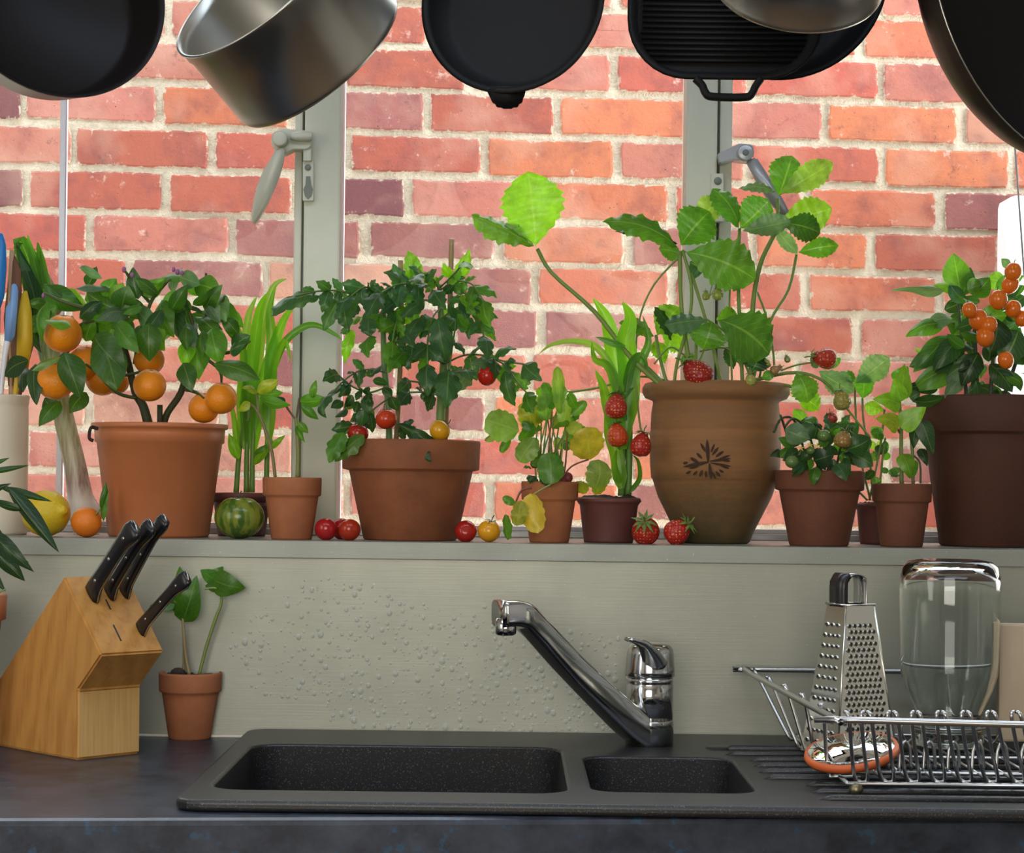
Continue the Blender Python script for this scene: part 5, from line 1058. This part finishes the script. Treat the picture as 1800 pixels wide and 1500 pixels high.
for i in range(len(botx)):                                     # front loops
    a = PZ(topx[i]+2, 1262, zr); b_ = PZ(topx[i+1]-4, 1262, zr); m_ = PZ(botx[i], 1376, zb)
    up = Vector((0, 0.004, 0.005))
    mobj('front_loop', *tube([a+up, a+Vector((0.003, -0.002, 0)), a*0.45+m_*0.55+Vector((-0.002, 0, -0.002)), m_+Vector((-0.006, 0.0, 0.004)), m_, m_+Vector((0.006, 0, 0.004)), b_*0.45+m_*0.55+Vector((0.002, 0, -0.002)), b_+Vector((-0.003, -0.002, 0)), b_+up], 0.0019, 8, 3), M['wire'], rk_)
    pts = [Vector((a.x+0.004, by0+0.075, zb)), Vector((a.x+0.006, by0+0.078, zb+0.022)), Vector((a.x+0.011, by0+0.08, zb+0.03)), Vector((a.x+0.016, by0+0.082, zb+0.022)), Vector((a.x+0.018, by0+0.085, zb))]
    mobj('plate_peg', *tube(pts, 0.0017, 8, 3), M['wire'], rk_)
    mobj('floor_wire', *tube([(m_.x, by0, zb), (m_.x, by1, zb)], 0.0016, 6, 1), M['wire'], rk_)
    if i % 3 == 0: mobj('back_wire', *tube([(m_.x+0.02, BLp.y, zr), (m_.x+0.02, by1, zb)], 0.0018, 6, 1), M['wire'], rk_)
for q in ((bx0+0.008, by0-0.0), (rx1-0.05, by0), (bx0+0.008, by1), (rx1-0.05, by1)):
    mobj('foot', *sphere((q[0], q[1], RIM+0.0062+0.0005), 0.0068, seg=16), M['brass'], rk_)
# cheese grater
yg = -0.27; gz = zb+0.004
gc = P(1492, 1290, yg); GR = thing('box_grater', 'stainless box grater standing in the dish rack left of the jar', 'grater', (gc.x, yg, gz))
gh = P(1492, 1062, yg).z-gz; ang = math.radians(27)
def GP(u, v_, z):                                              # u across the front face, v depth, in the grater's own frame
    return Vector((gc.x+u*math.cos(ang)-v_*math.sin(ang), yg+u*math.sin(ang)*1.0+v_*math.cos(ang), gz+z))
def half(z): t_ = z/gh; return 0.0375*(1-t_)+0.0175*t_, 0.032*(1-t_)+0.016*t_
faces = []
for fi, (ca, cb_) in enumerate((((-1, -1), (1, -1)), ((-1, 1), (-1, -1)), ((1, -1), (1, 1)), ((1, 1), (-1, 1)))):
    mb = MB(); h0, h1 = half(0), half(gh)
    q = [GP(ca[0]*h0[0], ca[1]*h0[1], 0), GP(cb_[0]*h0[0], cb_[1]*h0[1], 0), GP(cb_[0]*h1[0], cb_[1]*h1[1], gh), GP(ca[0]*h1[0], ca[1]*h1[1], gh)]
    n_ = (q[1]-q[0]).cross(q[3]-q[0]).normalized()*0.0008
    mb.add((q+[p_-n_ for p_ in q], [(0,1,2,3),(7,6,5,4),(0,4,5,1),(1,5,6,2),(2,6,7,3),(3,7,4,0)])); fo = mb.obj('face', M['grater'], GR, False); faces.append((fo, q, n_))
mobj('corner_edge', *tube([GP(-half(0)[0], -half(0)[1], 0), GP(-half(gh)[0], -half(gh)[1], gh)], 0.0011, 6, 1), M['grater'], GR)
mobj('corner_edge', *tube([GP(half(0)[0], -half(0)[1], 0), GP(half(gh)[0], -half(gh)[1], gh)], 0.0011, 6, 1), M['grater'], GR)
def holes(face, rowsn, cols, r, name, stag, rim, vlo=0.06, vhi=0.86, sx=1.0, kx=1.0):
    fo, q, n_ = face; mh = MB(); mr = MB(); nn = n_.normalized(); U = (q[1]-q[0]).normalized(); V = nn.cross(U)
    for i in range(rowsn):
        v_ = vlo+(vhi-vlo)*i/(rowsn-1); a = q[0].lerp(q[3], v_); b_ = q[1].lerp(q[2], v_); wdt = (b_-a).length; cnt_ = max(3, int(round(cols*wdt/(q[1]-q[0]).length)))
        off = 0.5 if (stag and i % 2) else 0
        for j in range(cnt_):
            u = (j+0.5+off)/(cnt_+0.5); c = a.lerp(b_, 0.06+u*0.88)
            if u > 0.99: continue
            ring = [c+nn*0.0004+U*r*kx*math.cos(k*PI/4)+V*r*math.sin(k*PI/4)*sx for k in range(8)]
            mh.add((ring, [tuple(range(8))]))
            ro = [c+U*r*1.6*kx*math.cos(k*PI/4)+V*r*1.6*math.sin(k*PI/4)*sx for k in range(8)]; ri = [c+nn*0.0012+U*r*1.1*kx*math.cos(k*PI/4)+V*r*1.1*math.sin(k*PI/4)*sx for k in range(8)]
            mr.add((ro+ri, [(k, (k+1) % 8, 8+(k+1) % 8, 8+k) for k in range(8)]))
    tag(mh.obj(name, M['hole'], fo, False), kind='stuff'); tag(mr.obj(name+'_edges', M['grater'], fo, False), kind='stuff')
holes(faces[0], 21, 10, 0.0018, 'fine_holes', True, True)
holes(faces[1], 12, 6, 0.0024, 'coarse_holes', False, True, 0.08, 0.86, 0.7)
hb = MB(); tr_ = gh
mobj('top_frame', *tube([GP(-0.0185, -0.0175, tr_), GP(0.0185, -0.0175, tr_), GP(0.0185, 0.0175, tr_), GP(-0.0185, 0.0175, tr_), GP(-0.0185, -0.0175, tr_)], 0.0011, 6, 1), M['grater'], GR)
def band(pts, wdv, th_): 
    v = []; f = []; 
    for i, p_ in enumerate(pts):
        T = (pts[min(i+1, len(pts)-1)]-pts[max(i-1, 0)]).normalized(); Nv = wdv.normalized().cross(T)*th_
        v += [p_-wdv/2-Nv, p_+wdv/2-Nv, p_+wdv/2+Nv, p_-wdv/2+Nv]
    for i in range(len(pts)-1):
        for j in range(4): f.append((i*4+j, i*4+(j+1) % 4, (i+1)*4+(j+1) % 4, (i+1)*4+j))
    f += [(3,2,1,0), tuple(len(v)-4+k for k in range(4))]; return v, f
hpts = smoothpath([GP(-0.012, 0, tr_-0.004), GP(-0.012, 0, tr_+0.022), GP(-0.008, 0, tr_+0.029), GP(0.0, 0, tr_+0.031), GP(0.009, 0, tr_+0.029), GP(0.0125, 0, tr_+0.022), GP(0.0125, 0, tr_-0.004)], 4)
hd = mobj('handle', *band(hpts, GP(0, 0.022, 0)-GP(0, 0, 0), 0.0008), M['chrome'], GR)
gp_ = [p_+(GP(-0.003, 0, 0)-GP(0, 0, 0))*(1 if p_.z < gz+tr_+0.024 else 0.4)+Vector((0, 0, 0.001)) for p_ in hpts[:9]]
mobj('grip', *band(gp_, GP(0, 0.024, 0)-GP(0, 0, 0), 0.0028), M['black'], hd)
# glass lid with orange rubber ring
yo = -0.40; oc = P(1497, 1302, yo); lt = thing('jar_lid', 'round glass jar lid with orange rubber ring lying in the dish rack', 'lid', oc)
Mx = rot_to((-0.18, -0.22, 1)); Rl = 84/S(yo)
oc = Vector((oc.x, oc.y, zb+0.012+0.010))
mobj('rubber_ring', *lathe([(Rl*0.72, -0.004), (Rl*0.96, -0.005), (Rl, -0.001), (Rl*0.97, 0.003), (Rl*0.72, 0.002), (Rl*0.72, -0.004)], 48, oc, Mx), M['rubber'], lt)
mobj('glass_disc', *lathe([(0, 0.008), (Rl*0.4, 0.0085), (Rl*0.46, 0.0065), (Rl*0.7, 0.007), (Rl*0.78, 0.004), (Rl*0.9, 0.0035), (Rl*0.9, 0.0028), (0, 0.0028)], 48, oc, Mx), M['jar'], lt)
# preserving jar, upside down
yj = -0.20; sj = S(yj); jc = P(1668, 1200, yj); jx = Vector((jc.x, yj, zb+0.0035)); jt = thing('glass_jar', 'large clear preserving jar upside down in the dish rack', 'jar', jx)
zt = P(1668, 984, yj).z-jx.z; Rj = 88/sj
o_ = [(0.6, 0.0), (0.66, 0.0), (0.70, 0.003), (0.70, 0.012), (0.66, 0.014), (0.66, 0.020), (0.72, 0.022), (0.72, 0.026), (0.64, 0.028), (0.66, 0.036), (0.86, 0.060), (0.95, 0.075), (0.97, 0.09), (1.0, zt-0.03), (0.985, zt-0.018), (0.93, zt-0.008), (0.82, zt-0.002), (0.6, zt), (0.0, zt-0.003)]
i_ = [(0.0, zt-0.009), (0.62, zt-0.007), (0.86, zt-0.011), (0.94, zt-0.022), (0.955, zt-0.035), (0.93, 0.09), (0.90, 0.077), (0.80, 0.061), (0.60, 0.037), (0.59, 0.02), (0.60, 0.0)]
mobj('glass', *lathe([(a*Rj, z) for a, z in o_+i_], 64, jx), M['jar'], jt)
mobj('wire_bail', *tube([jx+Vector((math.cos(a)*Rj*0.74, math.sin(a)*Rj*0.74, 0.021)) for a in [i*PI/12 for i in range(25)]], 0.0011, 6, 1), M['wire'], jt)
for sg in (-1, 1): mobj('wire_clip', *tube([jx+Vector((sg*Rj*0.74, 0, 0.021)), jx+Vector((sg*Rj*0.9, -0.01, 0.028)), jx+Vector((sg*Rj*0.98, -0.012, 0.018)), jx+Vector((sg*Rj*0.86, -0.008, 0.004)), jx+Vector((sg*Rj*0.7, 0, 0.008))], 0.0011, 6, 4), M['wire'], jt)
# beige board
bdx = P(1757, 1200, -0.15).x; bt = P(1780, 1096, -0.15).z
th = thing('chopping_board', 'beige board standing upright in the dish rack right of the jar', 'board', (bdx+0.1, -0.15, zb))
mobj('board', *box(bdx-0.002, bdx+0.25, -0.156, -0.142, zb+0.002, bt, 0.003), M['board'], th, False)

# ================================================================== HANGING PANS
rail = thing('pan_rail', 'steel hanging rail for the pans above the sink', 'rail', (0, -0.24, 2.02))
mobj('bar', *tube([(-0.75, -0.24, 2.02), (0.85, -0.24, 2.02)], 0.008, 14, 1), M['steel'], rail)
for x in (-0.7, 0.8): mobj('bracket', *tube([(x, -0.24, 2.02), (x, -0.24, ZC)], 0.005, 10, 1), M['steel'], rail)
def frame_of(axis, spin=0.0):
    return rot_to(axis) @ Matrix.Rotation(spin, 3, 'Z')
def hang(th, c, R, Mx, m, ang_up=None, L=None):
    """flat strap handle from the rim up to the rail, with a hook"""
    top = Vector((c.x, -0.24, 2.005)); best = max((Mx @ Vector((math.cos(a)*R, math.sin(a)*R, 0)) for a in [i*PI/24 for i in range(48)]), key=lambda q: q.z); st = c+best
    top.x = st.x+(c.x-st.x)*0.0
    mobj('handle', *swept([st, st.lerp(top, 0.35)+Vector((0, 0.0, 0.0)), st.lerp(top, 0.75)], [(0.009, 0.003), (0.008, 0.003), (0.011, 0.0035)], 12), m, th)
    mobj('hook', *tube([st.lerp(top, 0.75), st.lerp(top, 0.85), top+Vector((0, 0.0, -0.01)), top+Vector((0, -0.012, 0.01)), top+Vector((0, 0.0, 0.026)), top+Vector((0, 0.012, 0.016))], 0.002, 8, 3), M['steel'], th)
def panlathe(R, H, rb, t_=0.002, lip=0.002):
    """z=0 is the rim plane, the base lies at z=-H"""
    return [(0, -H), (rb*0.92, -H), (rb, -H+0.003), (rb+(R-rb)*0.35, -H*0.80), (R*0.985, -H*0.12), (R+lip, -0.001), (R+lip, 0.001), (R-t_, 0), (R*0.985-t_, -H*0.12), (rb+(R-rb)*0.35-t_, -H*0.80+t_*0.5), (rb-t_*1.5, -H+t_*2), (0, -H+t_*2)]
def hp(px, py, y): return P(px, py, y)
# 1 frying pan, left
c = hp(98, -24, -0.30); Mx = frame_of((0.62, -1, 0.2)); th = thing('frying_pan', 'dark non-stick frying pan hanging at the far left end', 'frying pan', c)
pr = panlathe(0.116, 0.062, 0.098)
mobj('outside', *lathe(pr[:7], 72, c, Mx), M['wok'], th); mobj('nonstick_lining', *lathe(pr[6:], 72, c, Mx), M['nonstick'], th); hang(th, c, 0.118, Mx, M['black'])
# 2 saucepan
c = hp(455, -25, -0.30); Mx = frame_of((-0.56, -0.53, 0.636)); th = thing('saucepan', 'big brushed steel saucepan hanging tilted with its inside showing', 'saucepan', c)
R = 0.105; H = 0.102
mobj('body', *lathe([(0, -H), (R*0.93, -H), (R*0.975, -H+0.002), (R*0.99, -H+0.006), (R*0.985, -H+0.009), (R*0.985, -0.014), (R, -0.012), (R, -0.004), (R*1.02, -0.001), (R*1.015, 0.001), (R*0.985, 0), (R*0.965, -0.012), (R*0.965, -H+0.01), (R*0.92, -H+0.004), (0, -H+0.004)], 96, c, Mx), M['steel'], th); hang(th, c, R, Mx, M['steel'])
# 3 skillet
c = hp(900, 0, -0.28); Mx = frame_of((-0.30, -1, 0.10)); th = thing('cast_iron_skillet', 'black cast iron skillet with pouring tab hanging in the middle', 'skillet', c)
R = 0.0965
mobj('body', *lathe(panlathe(R, 0.042, R*0.82, 0.004), 72, c, Mx), M['iron'], th); hang(th, c, R, Mx, M['iron'])
tb = []; 
mobj('tab', *px_prism([(852, 150), (862, 172), (868, 184), (880, 190), (904, 190), (915, 184), (921, 172), (926, 150)], -0.285, -0.277, 0.003), M['iron'], th)
# 4 round black pan behind the griddle
c = hp(1360, -65, -0.20); Mx = frame_of((0.1, -1, 0.05)); th = thing('round_black_pan', 'large round black pan hanging behind the ridged griddle', 'pan', c)
R = 205/S(-0.20); mobj('body', *lathe(panlathe(R, 0.045, R*0.85, 0.003), 72, c, Mx), M['iron'], th); hang(th, c, R, Mx, M['iron'])
# 5 griddle
yg2 = -0.29; sg_ = S(yg2); th = thing('griddle_pan', 'square black ridged griddle pan with loop handle below', 'griddle', hp(1275, 0, yg2))
gc2 = hp(1276, -32, yg2+0.02); hx = 174/sg_; Mg = rot_to((0, -1, 0.0))
def rrz(h, r, z, n=8): return [Mg @ Vector((x, y, z))+gc2 for x, y in rr(-h, h, -h, h, r, n)]
vs = []; fs = []; lay = [(hx*0.86, 0.05, -0.03), (hx*0.93, 0.055, -0.028), (hx, 0.062, 0.0), (hx, 0.062, 0.002), (hx-0.005, 0.058, 0.002), (hx-0.010, 0.054, -0.016), (hx-0.013, 0.05, -0.018)]
for h_, r_, z_ in lay: vs += rrz(h_, r_, z_)
n = len(vs)//len(lay)
for l in range(len(lay)-1): fs += [(l*n+i, l*n+(i+1) % n, (l+1)*n+(i+1) % n, (l+1)*n+i) for i in range(n)]
fs += [tuple(reversed(range(n))), tuple((len(lay)-1)*n+i for i in range(n))]
mobj('body', vs, fs, M['iron'], th)
hr = hx-0.015
zi = -hr+0.008
while zi < hr-0.006:
    ww = hr-0.002 if abs(zi) < hr-0.04 else hr-0.04+math.sqrt(max(0, 0.04**2-(abs(zi)-(hr-0.04))**2))
    mobj('ridge', *tube([Mg @ Vector((x, zi if False else 0, 0))*0+gc2+Mg @ Vector((0, 0, -0.016))+Vector((x, 0, 0))+Vector((0, 0, zi)) for x in (-ww, ww)], 0.0018, 8, 1), M['iron'], th)
    zi += 0.0058
mobj('loop_handle', *swept([hp(a, b_, yg2+0.012) for a, b_ in ((1222, 138), (1234, 150), (1240, 163), (1252, 170), (1310, 171), (1322, 164), (1328, 152), (1338, 138))], [(0.005, 0.004)]*8, 12), M['iron'], th)
st = gc2+Mg @ Vector((0, hx, 0)); mobj('handle', *swept([Vector((gc2.x, gc2.y, gc2.z+hx-0.003)), Vector((gc2.x, -0.26, gc2.z+hx+0.08)), Vector((gc2.x, -0.24, 2.0))], [(0.01, 0.004)]*3, 12), M['iron'], th)
# 6 small steel pan in front of the griddle
ax_ = Vector((0.03, -0.72, 0.70)).normalized(); c = hp(1400, -22, -0.37)+ax_*0.075; Mx = frame_of(ax_); th = thing('small_steel_pan', 'small steel saucepan seen from below in front of the griddle', 'saucepan', c)
R = 150/S(-0.37); H = 0.075
mobj('body', *lathe([(0, -H), (R*0.9, -H), (R*0.98, -H+0.001), (R*1.0, -H+0.004), (R*0.985, -H+0.007), (R*0.985, -0.002), (R*1.02, 0.0), (R*1.0, 0.001), (R*0.97, -0.002), (R*0.965, -H+0.006), (0, -H+0.004)], 72, c, Mx), M['steel'], th); hang(th, c, R, Mx, M['steel'])
# 7 wok
c = hp(1852, -10, -0.30); Mx = frame_of((0.72, -1, 0.22)); th = thing('wok', 'large brown seasoned steel wok hanging at the far right end', 'wok', c)
R = 0.180; pr = []
for i in range(15):
    a = (PI/2)*i/14; pr.append((R*math.sin(a)**0.9 if i else 0, -0.085*math.cos(a)))
inn = [(max(0, r-0.0018), z+0.0016) for r, z in reversed(pr)]; inn[-1] = (0, inn[-1][1])
mobj('outside', *lathe(pr, 96, c, Mx), M['wok'], th); mobj('inside', *lathe([(R, 0), (R-0.0005, 0.0012)]+inn, 96, c, Mx), M['nonstick'], th)
mobj('rim_edge', *tube([c+Mx @ Vector((math.cos(i*PI/36)*R, math.sin(i*PI/36)*R, 0.0005)) for i in range(73)], 0.0009, 6, 1), M['steel'], th); hang(th, c, R, Mx, M['black'])
# thin cord by the window at the right
cdx = [P(1785, 270, 0.2), P(1806, 560, 0.2)]
th = thing('light_cord', 'thin grey cord hanging in front of the window below the wok', 'cord', cdx[-1])
mobj('cord', *tube([cdx[0]+(cdx[0]-cdx[1])*3.2, *cdx], 0.0012, 6, 1), M['rail'], th)
